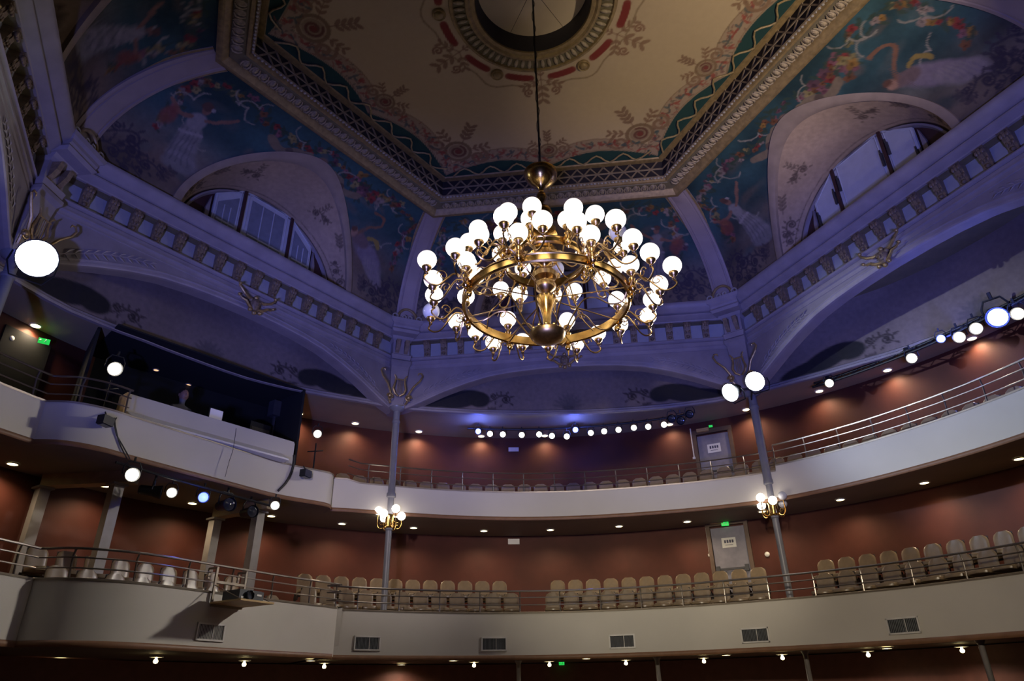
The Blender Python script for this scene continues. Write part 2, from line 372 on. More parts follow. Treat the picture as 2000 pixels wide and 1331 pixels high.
def balcony(name, label, P, N, zb, zt_fn, zfloor, rails, every, tag_floor):
    root = thing(name, label, 'balcony', zz(P[len(P)//3], zb))
    b = MB(); b.grid([[zz(p, zb), zz(p, zt_fn(p)), zz(p+nn*.12, zt_fn(p)), zz(p+nn*.12, zb+.2)] for p, nn in zip(P, N)])
    par = b.build('parapet', M['parapet'], root)
    b = MB(); profile_path(b, P, N, [(-.015, zb-.045), (-.03, zb-.02), (-.03, zb+.02), (-.012, zb+.045), (0, zb+.05)]); b.build('edge_trim', M['edge'], root)
    b = MB(); b.grid([[zz(p-nn*.012, zt_fn(p)-.03), zz(p-nn*.018, zt_fn(p)+.004), zz(p+nn*.06, zt_fn(p)+.018), zz(p+nn*.14, zt_fn(p)+.004), zz(p+nn*.14, zt_fn(p)-.03)] for p, nn in zip(P, N)]); b.build('coping', M['coping'], root)
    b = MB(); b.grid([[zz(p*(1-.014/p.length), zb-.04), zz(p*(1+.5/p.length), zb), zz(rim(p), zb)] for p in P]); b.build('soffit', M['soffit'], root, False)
    b = MB(); b.grid([[zz(p+nn*.12, zfloor), zz(rim(p), zfloor)] for p, nn in zip(P, N)]); b.build('floor_deck', M['carpet'], root)
    # steel rails following the front, with posts
    cut = rails['cut']
    segs = []; cur = []
    for p, nn in zip(P, N):
        if cut(p):
            if len(cur) > 1: segs.append(cur)
            cur = []
        else: cur.append(zz(p+nn*.05, zt_fn(p)))
    if len(cur) > 1: segs.append(cur)
    for sg in segs:
        for h in rails['h']:
            bb = MB(); bb.tube([q+Vector((0, 0, h)) for q in sg], .02 if h == rails['h'][-1] else .013, 6); bb.build('rail', M['rail'], root)
        d = 0.0; nxt = 0.05
        for a_, b_ in zip(sg[:-1], sg[1:]):
            L = (b_-a_).length
            while nxt <= d+L:
                q = a_.lerp(b_, (nxt-d)/L); out = Vector((q.x, q.y, 0)).normalized()
                bb = MB(); bb.tube([q, q+Vector((0, 0, rails['h'][-1]*.75))+out*.03, q+Vector((0, 0, rails['h'][-1]))], .016, 6); bb.build('rail_post', M['rail'], root)
                nxt += every
            d += L
    return root
def zt2(p):
    th = math.degrees(math.atan2(p.y, p.x)); return 4.95 if th < 58.6 else (4.82 if th < 125 else 4.90)
def zt1(p): return 1.82
# make the height step at the column crisp
bal2 = balcony('balcony', 'cream upper balcony front sweeping round behind the columns', P2, N2, 4.13, zt2, 4.40,
               {'h': (.15, .34, .50), 'cut': lambda p: (p.x < -5.55 and p.y > 2.55)}, .80, 'upper')
bal1 = balcony('balcony', 'beige lower balcony front with white air vents', P1, N1, .88, zt1, 1.2,
               {'h': (.16, .32, .46), 'cut': lambda p: False}, .92, 'lower')

# gallery ceiling over the upper balcony, bulkhead below the arches
TH = np.arange(-45, 226, 3.0)
b = MB(); b.grid([[pol(bulk_r(t)-.02, t, 7.02), pol(WR-.005, t, 7.02)] for t in TH])
structure(b.build('ceiling_gallery', M['gal_ceiling']), 'brown flat ceiling over the upper gallery')
TH2 = np.arange(-45, 225.1, .25); Z2 = np.linspace(6.98, 8.75, 54)
S2 = np.cumsum([0]+[rad(.25)*9.0]*(len(TH2)-1))
X, Y = np.meshgrid(S2, Z2, indexing='ij'); V = [pol(bulk_r(t), t, z) for t in TH2 for z in Z2]
nv = len(Z2); F = [(i*nv+j, (i+1)*nv+j, (i+1)*nv+j+1, i*nv+j+1) for i in range(len(TH2)-1) for j in range(nv-1)]
nz = vnoise(X.ravel(), Y.ravel(), 2.0, 3)
P = Paint(X.ravel(), Y.ravel(), (np.array([.20, .155, .135])[None, :]*(0.85+.3*nz[:, None])))
sx = lambda th: rad(th+45)*9.0
DK = (.035, .026, .024)
for an in (150, 90, 30, 210, -30):
    cx = sx(an)
    for sg in (-1, 1):
        # dark shield beside each column, then a foliate scroll
        P.ell(cx+sg*2.95, 7.38, .62, .25, sg*-.28, (.022, .020, .022), .15)
        P.ell(cx+sg*2.45, 7.40, .30, .23, 0, (.024, .022, .020), .2); P.ell(cx+sg*3.55, 7.26, .55, .15, sg*-.22, (.022, .020, .022), .2)
        P.scroll(cx+sg*1.75, 7.45, .30, -sg, DK, .8)
        for k in range(3): P.leaf(cx+sg*(2.0+.1*k), 7.2, .3, .045, -1.2-.3*k*sg, DK, .7)
    for k in range(9):   # painted shell
        a = PI*(k+.5)/9; P.leaf(cx, 7.18, .42, .05, a, (.12, .10, .09), .7)
    P.ell(cx, 7.16, .16, .07, 0, (.10, .085, .075), .3)
blk = structure(painted_mesh('wall_bulkhead', V, F, P.c), 'painted curved wall between the arches and the gallery ceiling')
b = MB(); b.grid([[pol(bulk_r(t)+o, t, z) for o, z in ((.05, 7.02), (-.02, 6.94), (-.09, 6.95), (-.10, 7.0), (-.05, 7.03), (-.05, 7.08), (0, 7.12))] for t in TH])
structure(b.build('trim_bulkhead', M['stone2']), 'moulded lower edge of the painted curved wall')
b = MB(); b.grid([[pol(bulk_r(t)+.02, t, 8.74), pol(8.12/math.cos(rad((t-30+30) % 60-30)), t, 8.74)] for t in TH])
structure(b.build('ceiling_arcade', M['olive']), 'narrow ceiling behind the arches')

# ------------------------------------------------------------------ hexagonal cornice on arches
def hexsweep(b, prof, bays=BAYS, closed=False):
    for an in bays:
        b.grid([[W(an, ap, sg*ap*T30, z) for ap, z in prof] for sg in (-1, 1)], False, closed)
b = MB(); hexsweep(b, [(7.75, 9.34), (7.42, 9.30), (7.40, 9.26), (7.41, 9.20), (7.46, 9.13), (7.55, 9.07), (7.58, 9.05), (7.66, 9.045), (7.665, 9.015), (7.575, 9.005), (7.575, 8.97), (7.66, 8.925), (7.735, 8.90), (7.745, 8.875), (7.80, 8.87), (7.98, 8.868)])
corn = structure(b.build('cornice_upper', M['stone'], None), 'purple-grey projecting cornice running round the hexagonal hall')
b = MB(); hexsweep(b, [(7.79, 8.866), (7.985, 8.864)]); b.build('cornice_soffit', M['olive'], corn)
b = MB(); hexsweep(b, [(7.985, 8.88), (7.985, 8.36)]); b.build('frieze_panel', M['frieze'], corn)
b = MB(); hexsweep(b, [(7.99, 8.41), (7.83, 8.40), (7.82, 8.37), (7.84, 8.345), (7.90, 8.33), (7.87, 8.30), (7.87, 8.22), (7.84, 8.205), (7.84, 8.18), (7.88, 8.16), (7.885, 8.10), (7.865, 8.09), (7.865, 8.06), (7.90, 8.05)])
low = structure(b.build('cornice_lower', M['stone'], None), 'banded moulding below the row of corbels')
# acanthus corbels, one mesh shared by all
b = MB()
prof = [(0, 0), (-.015, -.05), (-.03, -.12), (-.035, -.2), (-.06, -.27), (-.10, -.33), (-.155, -.36), (-.19, -.40), (-.20, -.44), (-.185, -.47)]
def corbel_mesh():
    b = MB()
    side = [(0, .235), (-.20, .235), (-.205, .20), (-.185, .17), (-.16, .15), (-.15, .10), (-.13, .04), (-.10, -.02), (-.07, -.08), (-.075, -.12), (-.07, -.17), (-.045, -.20), (-.02, -.235), (0, -.24)]
    for x0, x1, k in ((-.085, -.03, .93), (-.03, .03, 1.06), (.03, .085, .93)):
        b.prism([(x0, y*k, z) for y, z in side], (x1-x0, 0, 0))
    for x in (-.055, 0, .055):
        b.ball((x, -.20, .15), .035, 8, 5, (1, .8, 1.6)); b.ball((x, -.115, .0), .028, 8, 5, (1, .8, 1.8))
    b.ball((0, -.09, -.13), .045, 8, 6); b.box((0, -.11, .245), (.21, .24, .03))
    return b.mesh('corbel', M['corbel'], True)
CM = corbel_mesh()
for an in (150, 90, 30, 210, 330):
    for k in range(-8, 9):
        kid(CM, 'corbel', corn, frame(an, 7.985, k*.47, 8.635))
# spandrel walls with the segmental arches
ARCH = [(0, 7.85), (.8, 7.83), (1.4, 7.79), (2.03, 7.71), (2.65, 7.55), (3.26, 7.34), (3.88, 7.08), (4.2, 6.95), (4.56, 6.86)]
def arch_z(s): return interp(abs(s), ARCH)
sp_roots = []
for i, an in enumerate((150, 90, 30, 210, 330)):
    b = MB(); ss = np.linspace(-4.56, 4.56, 61)
    b.grid([[W(an, 8.20, s, 8.4), W(an, 8.20, s, arch_z(s)), W(an, 7.885, s, arch_z(s)), W(an, 7.885, s, 8.10)] for s in ss])
    sp = structure(b.build('wall_spandrel', M['stone2']), 'blue-lit spandrel wall over a wide segmental arch')
    sp_roots.append(sp)
    b = MB(); b.grid([[W(an, ap, s, arch_z(s)+dz) for ap, dz in ((7.93, -.012), (7.855, -.012), (7.835, .01), (7.835, .05), (7.86, .065), (7.86, .10), (7.845, .11), (7.845, .13), (7.89, .14))] for s in ss])
    b.build('archivolt', M['stone'], sp)
    # keystone mask with leaves
    b = MB(); m4 = frame(an, 7.80, 0, 7.98); rot = m4.to_3x3()
    b.ball(m4 @ Vector((0, -.02, 0)), .14, 12, 8, (.82, .75, 1.15), rot)
    b.ball(m4 @ Vector((0, -.13, -.01)), .03, 8, 6, (.8, 1, 1.6), rot); b.ball(m4 @ Vector((0, -.10, -.09)), .035, 8, 5, (1.5, .8, .5), rot)
    for sx_ in (-1, 1):
        b.ball(m4 @ Vector((sx_*.05, -.115, .035)), .022, 6, 5, (1.3, .8, .8), rot)
        b.ball(m4 @ Vector((sx_*.11, -.02, .10)), .055, 8, 6, (1, 1, 1), rot)
    key = b.build('keystone_mask', mat_mask if 'mat_mask' in globals() else M['corbel'], sp)
    b = MB()
    for sx_ in (-1, 1):
        b.tube([m4 @ Vector((sx_*x, y, z)) for x, y, z in ((.08, 0, .14), (.2, -.05, .10), (.32, -.08, .15), (.42, -.08, .24), (.47, -.06, .30), (.44, -.05, .33))], [.03, .035, .03, .025, .02, .012], 6)
        b.tube([m4 @ Vector((sx_*x, y, z)) for x, y, z in ((.05, -.03, -.12), (.17, -.08, -.10), (.27, -.1, -.02), (.36, -.08, .0), (.42, -.06, .06))], [.03, .035, .03, .025, .012], 6)
        b.ball(m4 @ Vector((sx_*.46, -.07, .34)), .04, 8, 5); b.ball(m4 @ Vector((sx_*.44, -.07, .07)), .035, 8, 5); b.ball(m4 @ Vector((sx_*.12, -.06, -.17)), .05, 8, 5)
    b.ball(m4 @ Vector((0, -.04, -.2)), .055, 8, 5); b.ball(m4 @ Vector((0, -.02, .19)), .05, 8, 5)
    b.build('keystone_leaf', M['gilt'], sp)

# column heads: bracket, pedestal with half ring, gilded lyre and swan necks
HEADS = {120: 'A', 60: 'B', 180: 'C', 0: 'D'}
for va in (180, 120, 60, 0):
    root = thing('corner_pillar', {180: 'carved corner pier with lyre above the brightest floodlight', 120: 'carved corner pier with gilded lyre above the dark slim column', 60: 'carved corner pier with lyre above the pair of floodlights', 0: 'carved corner pier at the edge of the ceiling beside the pale rib'}[va], 'pillar', pol(8.9, va, 6.8)); root['kind'] = 'structure'
    def V4(x, y, z): return pol(0, 0, 0)+Vector((math.cos(rad(va))*y-math.sin(rad(va))*x, math.sin(rad(va))*y+math.cos(rad(va))*x, z))
    b = MB()
    def ring6(y0, y1, hw, z): return [V4(-hw, y1, z), V4(-hw, y0, z), V4(hw, y0, z), V4(hw, y1, z)]
    def prof(rows): 
        bb = MB(); bb.grid([ring6(y0, 9.5, hw, z) for y0, hw, z in rows], False, True); n_ = len(rows)
        bb.f.append((3, 2, 1, 0)); bb.f.append(tuple(4*(n_-1)+k for k in range(4))); return bb
    prof([(8.98, .10, 6.86), (8.95, .16, 6.95), (8.90, .20, 7.2), (8.86, .22, 7.7), (8.80, .24, 8.05), (8.72, .27, 8.12), (8.72, .27, 8.2), (8.80, .24, 8.25)]).build('pier_shaft', M['stone2'], root, False)
    prof([(8.76, .25, 8.25), (8.74, .27, 8.38), (8.80, .23, 8.42), (8.80, .23, 8.80), (8.72, .27, 8.84), (8.66, .30, 8.90)]).build('pier_block', M['stone'], root, False)
    for sx_ in (-1, 1):
        bb = MB(); bb.prism([V4(sx_*.12-.05, 8.80, 8.80), V4(sx_*.12-.05, 8.62, 8.78), V4(sx_*.12-.05, 8.66, 8.62), V4(sx_*.12-.05, 8.74, 8.5), V4(sx_*.12-.05, 8.80, 8.44)], V4(.10, 0, 0)); bb.build('pier_corbel', M['corbel'], root, False)
    prof([(8.42, .34, 8.90), (8.36, .38, 8.96), (8.40, .36, 9.02), (8.36, .36, 9.06), (8.36, .36, 9.13), (8.30, .42, 9.17), (8.28, .44, 9.26), (8.40, .40, 9.28)]).build('pedestal', M['stone'], root, False)
    bb = MB(); bb.tube([V4(.26*math.cos(PI*k/14), 8.40, 9.27+.33*math.sin(PI*k/14)) for k in range(15)], .035, 8); bb.build('half_ring', M['dullgilt'], root)
    bb = MB()
    for sx_ in (-1, 1):
        bb.tube([V4(sx_*(.33+.07*math.cos(a)), 8.36, 9.33+.07*math.sin(a)) for a in np.linspace(-PI/2, 1.4*PI, 9)], .02, 6); bb.tube([V4(sx_*(.08+.05*math.cos(a)), 8.34, 9.32+.05*math.sin(a)) for a in np.linspace(-PI/2, 1.4*PI, 9)], .018, 6)
    bb.build('ring_scroll', M['bead'], root)
    # lyre
    bb = MB()
    for sx_ in (-1, 1):
        bb.tube([V4(sx_*x, y, z) for x, y, z in ((.02, 8.78, 7.18), (.12, 8.74, 7.24), (.17, 8.72, 7.36), (.13, 8.72, 7.52), (.12, 8.70, 7.66), (.17, 8.68, 7.74))], [.025, .03, .03, .025, .02, .015], 6)
    bb.tube([V4(-.15, 8.70, 7.62), V4(.15, 8.70, 7.62)], .015, 6)
    for k in (-.06, -.02, .02, .06): bb.tube([V4(k, 8.72, 7.24), V4(k, 8.70, 7.62)], .007, 4)
    bb.build('lyre', M['gilt'], root)
    for sx_ in (-1, 1):
        bb = MB(); bb.tube([V4(sx_*x, y, z) for x, y, z in ((.20, 8.84, 6.98), (.26, 8.76, 7.10), (.24, 8.70, 7.22), (.34, 8.62, 7.42), (.50, 8.56, 7.60), (.56, 8.55, 7.74), (.52, 8.56, 7.82), (.45, 8.57, 7.81), (.44, 8.58, 7.76))], [.03, .03, .026, .026, .024, .022, .02, .018, .012], 6)
        bb.ball(V4(sx_*.25, 8.72, 7.14), .06, 8, 6)
        bb.tube([V4(sx_*(.25+.08*math.cos(a)), 8.70, 7.12+.08*math.sin(a)) for a in np.linspace(0, 1.7*PI, 9)], .016, 5)
        bb.build('swan_neck', M['gilt'], root)
        # leafy spray on the spandrel beside the pier
        bb = MB(); an = va+30*sx_
        stem_ = [(-sx_*s_, arch_z(s_)+.20+.10*math.sin((3.95-s_)*1.6)) for s_ in np.linspace(3.95, 2.35, 12)]
        bb.tube([W(an, 7.87, s_, z_) for s_, z_ in stem_], .014, 5)
        for k, (s_, z_) in enumerate(stem_[1:]):
            for up_ in (1, -.7):
                l_ = .16-.008*k; bb.tube([W(an, 7.87, s_, z_), W(an, 7.845, s_+sx_*.05, z_+up_*l_*.6), W(an, 7.86, s_+sx_*.13, z_+up_*l_)], [.006, .018, .004], 4)
        bb.build('leaf_spray', M['stone'], root)
# cove ribs follow the painted coves
CA, CZ, AX, AZ = 5.35, 9.16, 2.2, 2.1
def cove(phi): return CA+AX*math.cos(phi), CZ+AZ*math.sin(phi)
for i, va in enumerate((180, 120, 60, 0, 240, 300)):
    b = MB(); rows = []
    for k in range(19):
        ph = PI/2*(.02+.985*k/18); ap, z = cove(ph); tp = 1-.75*(k/18)**3; wk = .86-.12*(k/18); r = ap/C30
        nx, nz_ = -math.cos(ph), -math.sin(ph)
        c, q = math.cos(rad(va)), math.sin(rad(va))
        def pt(w_, o):
            w_ *= wk; o = o*tp if o > 0 else o
            return Vector((c*(r+nx*o)-q*w_, q*(r+nx*o)+c*w_, z+nz_*o))
        rows.append([pt(-.42, -.25), pt(-.40, .08), pt(-.33, .09), pt(-.32, .16), pt(-.25, .17), pt(-.235, .145), pt(-.205, .145), pt(-.19, .17), pt(.19, .17), pt(.205, .145), pt(.235, .145), pt(.25, .17), pt(.32, .16), pt(.33, .09), pt(.40, .08), pt(.42, -.25)])
    b.grid(rows)
    rb = structure(b.build('trim_rib', M['ribstone']), 'plaster rib rising from the corner pier to the ceiling frame')
    b = MB(); b.grid([[r_[2]*1.0, r_[2]+(r_[1]-r_[2])*.9+Vector((0, 0, -.002))] for r_ in rows]); b.build('rib_border', M['dullgilt'], rb)
    b = MB(); b.grid([[r_[13]*1.0, r_[13]+(r_[14]-r_[13])*.9+Vector((0, 0, -.002))] for r_ in rows]); b.build('rib_border', M['dullgilt'], rb)
# ------------------------------------------------------------------ painted coves with lunette windows
M['lunband'] = mat('tan_lunette_band', (.30, .225, .16), .6, 0, .12, 4)
LW, LH, LZ = 2.27, 1.86, 9.2     # lunette mouth on the cove
IW, IH = 2.05, 1.74              # at the window wall
WA = 7.97                        # window wall distance from the axis
def lun_phi(u):
    # lowest angle of the painted cove at width fraction u (above the lunette mouth)
    lo, hi = 0.0, PI/2*.98
    def inside(ph):
        ap, z = cove(ph); s = u*ap*T30
        return abs(s) < LW and z < LZ+LH*math.sqrt(max(0, 1-(s/LW)**2))
    if not inside(0.01): return 0.0
    for _ in range(30):
        m_ = (lo+hi)/2
        if inside(m_): lo = m_
        else: hi = m_
    return hi
FLOW = [(.42, .06, .05), (.50, .26, .06), (.46, .36, .14), (.40, .16, .18), (.45, .34, .28), (.30, .12, .05), (.22, .10, .12)]
GRN = (.035, .055, .035); RIB = (.27, .24, .18); DKB = (.05, .035, .05)
def paint_cove(P, seed, flip):
    rs = np.random.RandomState(seed); X, Y = P.X, P.Y
    top = 3.38
    t = np.clip((Y-.55+.35*(vnoise(X, Y, 1.6, seed)-.5))/1.5, 0, 1); t = t*t*(3-2*t)
    lowc = np.array([.17, .125, .085]); hic = np.array([.030, .072, .074]); nn = vnoise(X, Y, 3.2, seed+5)[:, None]
    P.c = (lowc*(1-t[:, None])+hic*t[:, None])*(.55+.75*nn)
    pk = vnoise(X, Y, 1.1, seed+9); a = np.clip((pk-.62)*4, 0, 1)*np.clip(1-abs(Y-1.2)/1.0, 0, 1)*.6; P.mix(a, (.22, .14, .10))
    P.X = X+.05*(vnoise(X, Y, 5, seed+21)-.5)+.03*(vnoise(X, Y, 14, seed+22)-.5); P.Y = Y+.05*(vnoise(X, Y, 5, seed+23)-.5)+.03*(vnoise(X, Y, 14, seed+24)-.5)   # brushwork
    for _ in range(60):
        x, y = rs.uniform(-3.4, 3.4), rs.uniform(.5, 2.9); P.ell(x, y, rs.uniform(.1, .35), rs.uniform(.05, .15), rs.uniform(-.6, .6), ((.05, .09, .085), (.02, .05, .05), (.16, .11, .075), (.10, .10, .08))[rs.randint(4)], .8, .35)
    def flower(x, y, r):
        c = np.array(FLOW[rs.randint(len(FLOW))])*.55
        for k in range(5):
            a = 2*PI*k/5+rs.rand(); P.ell(x+r*.55*math.cos(a), y+r*.55*math.sin(a), r*.6, r*.45, a, c*rs.uniform(.6, 1.15), .4, .9)
        P.ell(x, y, r*.3, r*.3, 0, c*.45, .4)
    def ribbon(x, y, sg):
        pts = [(x+sg*.05*i+.07*math.sin(i*.9), y-.035*i+.07*math.cos(i*.9)) for i in range(14)]
        P.stroke(pts, .014, RIB, .85)
    # garland below the upper frame and down both ends
    for x in np.arange(-3.3, 3.31, .11):
        if abs(x) < 3.1: 
            yy = 3.0-.22*abs(math.sin(x*1.45))
            for _ in range(2): P.leaf(x, yy+rs.uniform(-.12, .12), .2, .035, rs.uniform(0, 6.28), GRN, .85)
            if rs.rand() < .85: flower(x+rs.uniform(-.05, .05), yy+rs.uniform(-.11, .11), rs.uniform(.05, .095))
    for sg in (-1, 1):
        for k in range(16):
            x = sg*(3.0+.02*k+.03*rs.randn()); y = 2.75-.09*k
            P.leaf(x, y, .2, .035, rs.uniform(0, 6.28), GRN, .8); flower(x+rs.uniform(-.12, .12), y, rs.uniform(.05, .10))
        ribbon(sg*2.4, 2.95, -sg); ribbon(sg*1.7, 3.15, sg); ribbon(sg*2.75, 2.5, sg); ribbon(sg*1.0, 3.1, -sg); ribbon(sg*2.9, 1.9, -sg)
    # big flower heap over the lunette on one side, head cartouche at the crown
    for k in range(26): 
        x, y = flip*(-1.5+.45*rs.randn()*.8), 2.75+.13*rs.randn(); P.leaf(x, y, .22, .04, rs.uniform(0, 6.28), GRN, .8); flower(x, y, rs.uniform(.06, .12))
    for sg in (-1, 1):
        P.curve([(sg*.15, 2.35), (sg*.55, 2.62), (sg*.85, 2.40), (sg*1.25, 2.52)], .10, (.19, .14, .085), .9); P.ell(sg*.75, 2.5, .09, .09, .8, (.10, .07, .05), .2)
        P.spiral(sg*.35, 2.62, .16, 0, sg*1.3, .03, (.2, .15, .09))
    P.ell(0, 2.62, .17, .21, 0, (.22, .13, .08), .25); P.ell(0, 2.60, .11, .15, 0, (.24, .16, .105), .25)
    P.ell(-.04, 2.63, .02, .015, 0, DKB); P.ell(.04, 2.63, .02, .015, 0, DKB); P.ell(0, 2.53, .035, .015, 0, (.20, .07, .06))
    # standing figure in a pale dress beside the lunette
    fx = flip*2.62; d = flip
    skin = (.22, .11, .07); dress = (.24, .215, .19); dsh = (.11, .10, .10)
    for i in range(7): P.ell(fx-d*.02*i, 1.72-.13*i, .19+.028*i, .15, 0, dress if i % 2 else (.20, .18, .155), .35)
    for i in range(5): P.stroke([(fx-d*.15+d*.08*i, 1.75), (fx-d*.25+d*.11*i, .95)], .014, dsh, .7)
    P.stroke([(fx-d*.2, 1.68), (fx+d*.2, 1.62)], .03, (.28, .25, .22)); P.ell(fx, 1.93, .17, .20, 0, dress, .3)
    P.curve([(fx-d*.12, 2.02), (fx-d*.42, 2.22), (fx-d*.62, 2.42)], .036, skin); P.curve([(fx+d*.13, 1.98), (fx+d*.42, 1.92), (fx+d*.66, 2.02)], .036, skin)
    P.ell(fx, 2.24, .085, .105, 0, skin, .3); P.ell(fx+d*.02, 2.31, .10, .08, 0, (.10, .05, .035), .3); P.ell(fx-d*.1, 2.30, .05, .035, .3, (.28, .25, .21), .3)
    P.ell(fx+d*.55, 1.75, .16, .22, .4, (.20, .055, .035), .4, .8); 
    # reclining figure with one arm raised on the other side
    gx = -flip*2.35; e = -flip
    P.ell(gx+e*.15, 1.35, .62, .22, e*-.5, (.19, .15, .17), .35); P.ell(gx+e*.5, 1.05, .48, .2, e*-.6, (.23, .19, .18), .4); P.ell(gx-e*.25, 1.62, .27, .16, e*-.3, (.15, .10, .09), .3)
    P.curve([(gx-e*.1, 1.78), (gx+e*.1, 1.80), (gx+e*.32, 1.62)], .05, (.26, .18, .045), .9)
    P.curve([(gx-e*.42, 1.72), (gx-e*.22, 2.02), (gx+e*.0, 2.22), (gx-e*.12, 2.40), (gx-e*.42, 2.42)], .036, (.20, .095, .05)); P.ell(gx-e*.52, 1.72, .10, .12, 0, (.34, .19, .12), .3); P.ell(gx-e*.56, 1.79, .10, .07, 0, (.11, .05, .03), .3)
    for i in range(6): P.stroke([(gx+e*(.1+.1*i), 1.5-.06*i), (gx+e*(.25+.12*i), 1.1-.08*i)], .013, (.18, .14, .17), .7)
    # dark acanthus scrolls in the bottom corners
    DS = (.045, .034, .045)
    for sg in (-1, 1):
        P.scroll(sg*3.5, .95, .34, -sg, DS, .8); P.scroll(sg*3.05, .62, .30, sg, DS, .8); P.scroll(sg*3.75, .55, .30, -sg, DS, .8); P.scroll(sg*3.4, .34, .24, sg, DS, .75)
        P.spiral(sg*3.42, .72, .2, 0, sg*1.8, .022, DS, .85); P.ell(sg*3.42, .72, .09, .09, 0, DS, .4, .9)
        for k in range(7): P.leaf(sg*3.42+.12*math.cos(k*.9), .72+.12*math.sin(k*.9), .17, .035, k*.9+.4, DS, .75)
        P.spray(sg*2.75, .35, .4, PI/2+sg*.4, DS, 4, .6)
    a = np.clip((.16-Y)/.08, 0, 1); P.mix(a, (.20, .17, .165))
for i, an in enumerate(BAYS):
    hi_res = an in (150, 90, 30); nu, nv = (300, 124) if hi_res else (120, 50)
    us = np.linspace(-1, 1, nu+1); V = []; A = []; B_ = []
    for u in us:
        p0 = lun_phi(u)
        for j in range(nv+1):
            ph = p0+(PI/2*.985-p0)*j/nv; ap, z = cove(ph); s = u*ap*T30
            V.append(W(an, ap, s, z)); A.append(s); B_.append(ph*2.15)
    F = [(a_*(nv+1)+j, (a_+1)*(nv+1)+j, (a_+1)*(nv+1)+j+1, a_*(nv+1)+j+1) for a_ in range(nu) for j in range(nv)]
    P = Paint(np.array(A), np.array(B_), np.array([.2, .2, .2])); paint_cove(P, 11+i, 1 if an in (30, 270, 150) else -1)
    cv = structure(painted_mesh('ceiling_cove', V, F, P.c), 'painted cove with garlands and figures curving up to the ceiling')
    # lunette mouth points
    mouth = []
    NM = 240 if hi_res else 60
    for k in range(NM+1):
        a = PI*k/NM; s = LW*math.cos(a); z = LZ+LH*math.sin(a); c_ = min(1, (z-CZ)/AZ); mouth.append((s, z, CA+AX*math.sqrt(max(0, 1-c_*c_)), a))
    # reveal of the lunette
    nq = 40 if hi_res else 8; V = []; A = []; B_ = []
    for s, z, ap, a in mouth:
        for j in range(nq+1):
            f_ = j/nq; ia = (IW*math.cos(a), LZ+IH*math.sin(a), WA); V.append(W(an, ap+(ia[2]-ap)*f_, s+(ia[0]-s)*f_, z+(ia[1]-z)*f_)); A.append(a*2.1); B_.append((WA-ap)*(1-f_))
    F = [(k*(nq+1)+j, (k+1)*(nq+1)+j, (k+1)*(nq+1)+j+1, k*(nq+1)+j+1) for k in range(NM) for j in range(nq)]
    A = np.array(A); B_ = np.array(B_); nz = vnoise(A, B_, 2, 40+i)
    P = Paint(A, B_, np.array([.40, .285, .18])[None, :]*(.85+.3*nz[:, None]))
    OR = (.11, .075, .05); PL = 2.1*PI
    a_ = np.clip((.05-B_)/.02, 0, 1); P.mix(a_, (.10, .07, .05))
    P.stroke([(x, .16) for x in np.linspace(.1, PL-.1, 60)], .012, OR, .6); 
    for cx, hh in ((.75, .35), (PL-.75, .35)):
        P.scroll(cx+.3, hh, .26, 1 if cx < 3 else -1, OR, .75); P.spray(cx+.55*(1 if cx < 3 else -1), hh+.25, .38, .5 if cx < 3 else PI-.5, OR, 4, .75); P.scroll(cx-.1, hh-.05, .2, -1 if cx < 3 else 1, OR, .7)
    for cx in (PL/2-.9, PL/2+.9):
        P.scroll(cx, .75, .24, 1 if cx < PL/2 else -1, OR, .75); P.spray(cx, .82, .3, PI/2, OR, 3, .7); P.spray(cx, .8, .3, 0 if cx > PL/2 else PI, OR, 3, .7)
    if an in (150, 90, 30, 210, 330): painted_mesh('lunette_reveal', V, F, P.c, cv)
    # moulded band round the mouth, lying on the cove
    b = MB(); rows = []
    for s, z, ap, a in mouth:
        k_ = 1.06; s2, z2 = s*k_, LZ+(z-LZ)*k_; c2 = min(.995, max(0, (z2-CZ)/AZ)); ap2 = CA+AX*math.sqrt(1-c2*c2)
        s1, z1 = s*1.02, LZ+(z-LZ)*1.02; c1 = min(.995, max(0, (z1-CZ)/AZ)); ap1 = CA+AX*math.sqrt(1-c1*c1)
        rows.append([W(an, ap+.05, s*.995, z), W(an, ap-.05, s*.985, z-.012), W(an, ap1-.075, s1, z1-.02), W(an, ap2-.055, s2, z2-.012), W(an, ap2+.03, s2*1.004, z2+.01)])
    b.grid(rows); b.build('lunette_band', M['lunband'], cv)
    if an not in (150, 90, 30): continue
    # window wall: maroon tympanum with three shutters, arched rim, ironmongery
    wn = {150: 1, 90: 2, 30: 3}[an]
    b = MB(); arc = [(IW*1.04*math.cos(PI*k/30), LZ-.2+(IH+.22)*math.sin(PI*k/30)) for k in range(31)]
    b.prism([W(an, WA+.03, s, z) for s, z in arc], W(an, .10, 0, 0))
    win = structure(b.build('window_%d' % wn, M['maroon'], None, False), 'arched lunette window with %s' % ('paned side lights' if an == 150 else 'blank white shutters'))
    b = MB(); rows = []
    for k in range(41):
        a = PI*k/40; c_, q_ = math.cos(a), math.sin(a)
        rows.append([W(an, WA+.04, (IW-o)*c_, LZ+(IH-o)*q_) if d == 0 else W(an, WA-.05, (IW-o)*c_, LZ+(IH-o)*q_) for o, d in ((.02, 0), (.03, 1), (.07, 1), (.10, 0))])
    b.grid(rows); b.build('window_rim', M['stone2'], win)
    panels = [((-.62, 9.2), (.62, 9.2), (.62, 10.90), (-.62, 10.90)), ((.70, 9.2), (1.34, 9.2), (1.34, 10.38), (.70, 10.86)), ((-1.34, 9.2), (-.70, 9.2), (-.70, 10.86), (-1.34, 10.38))]
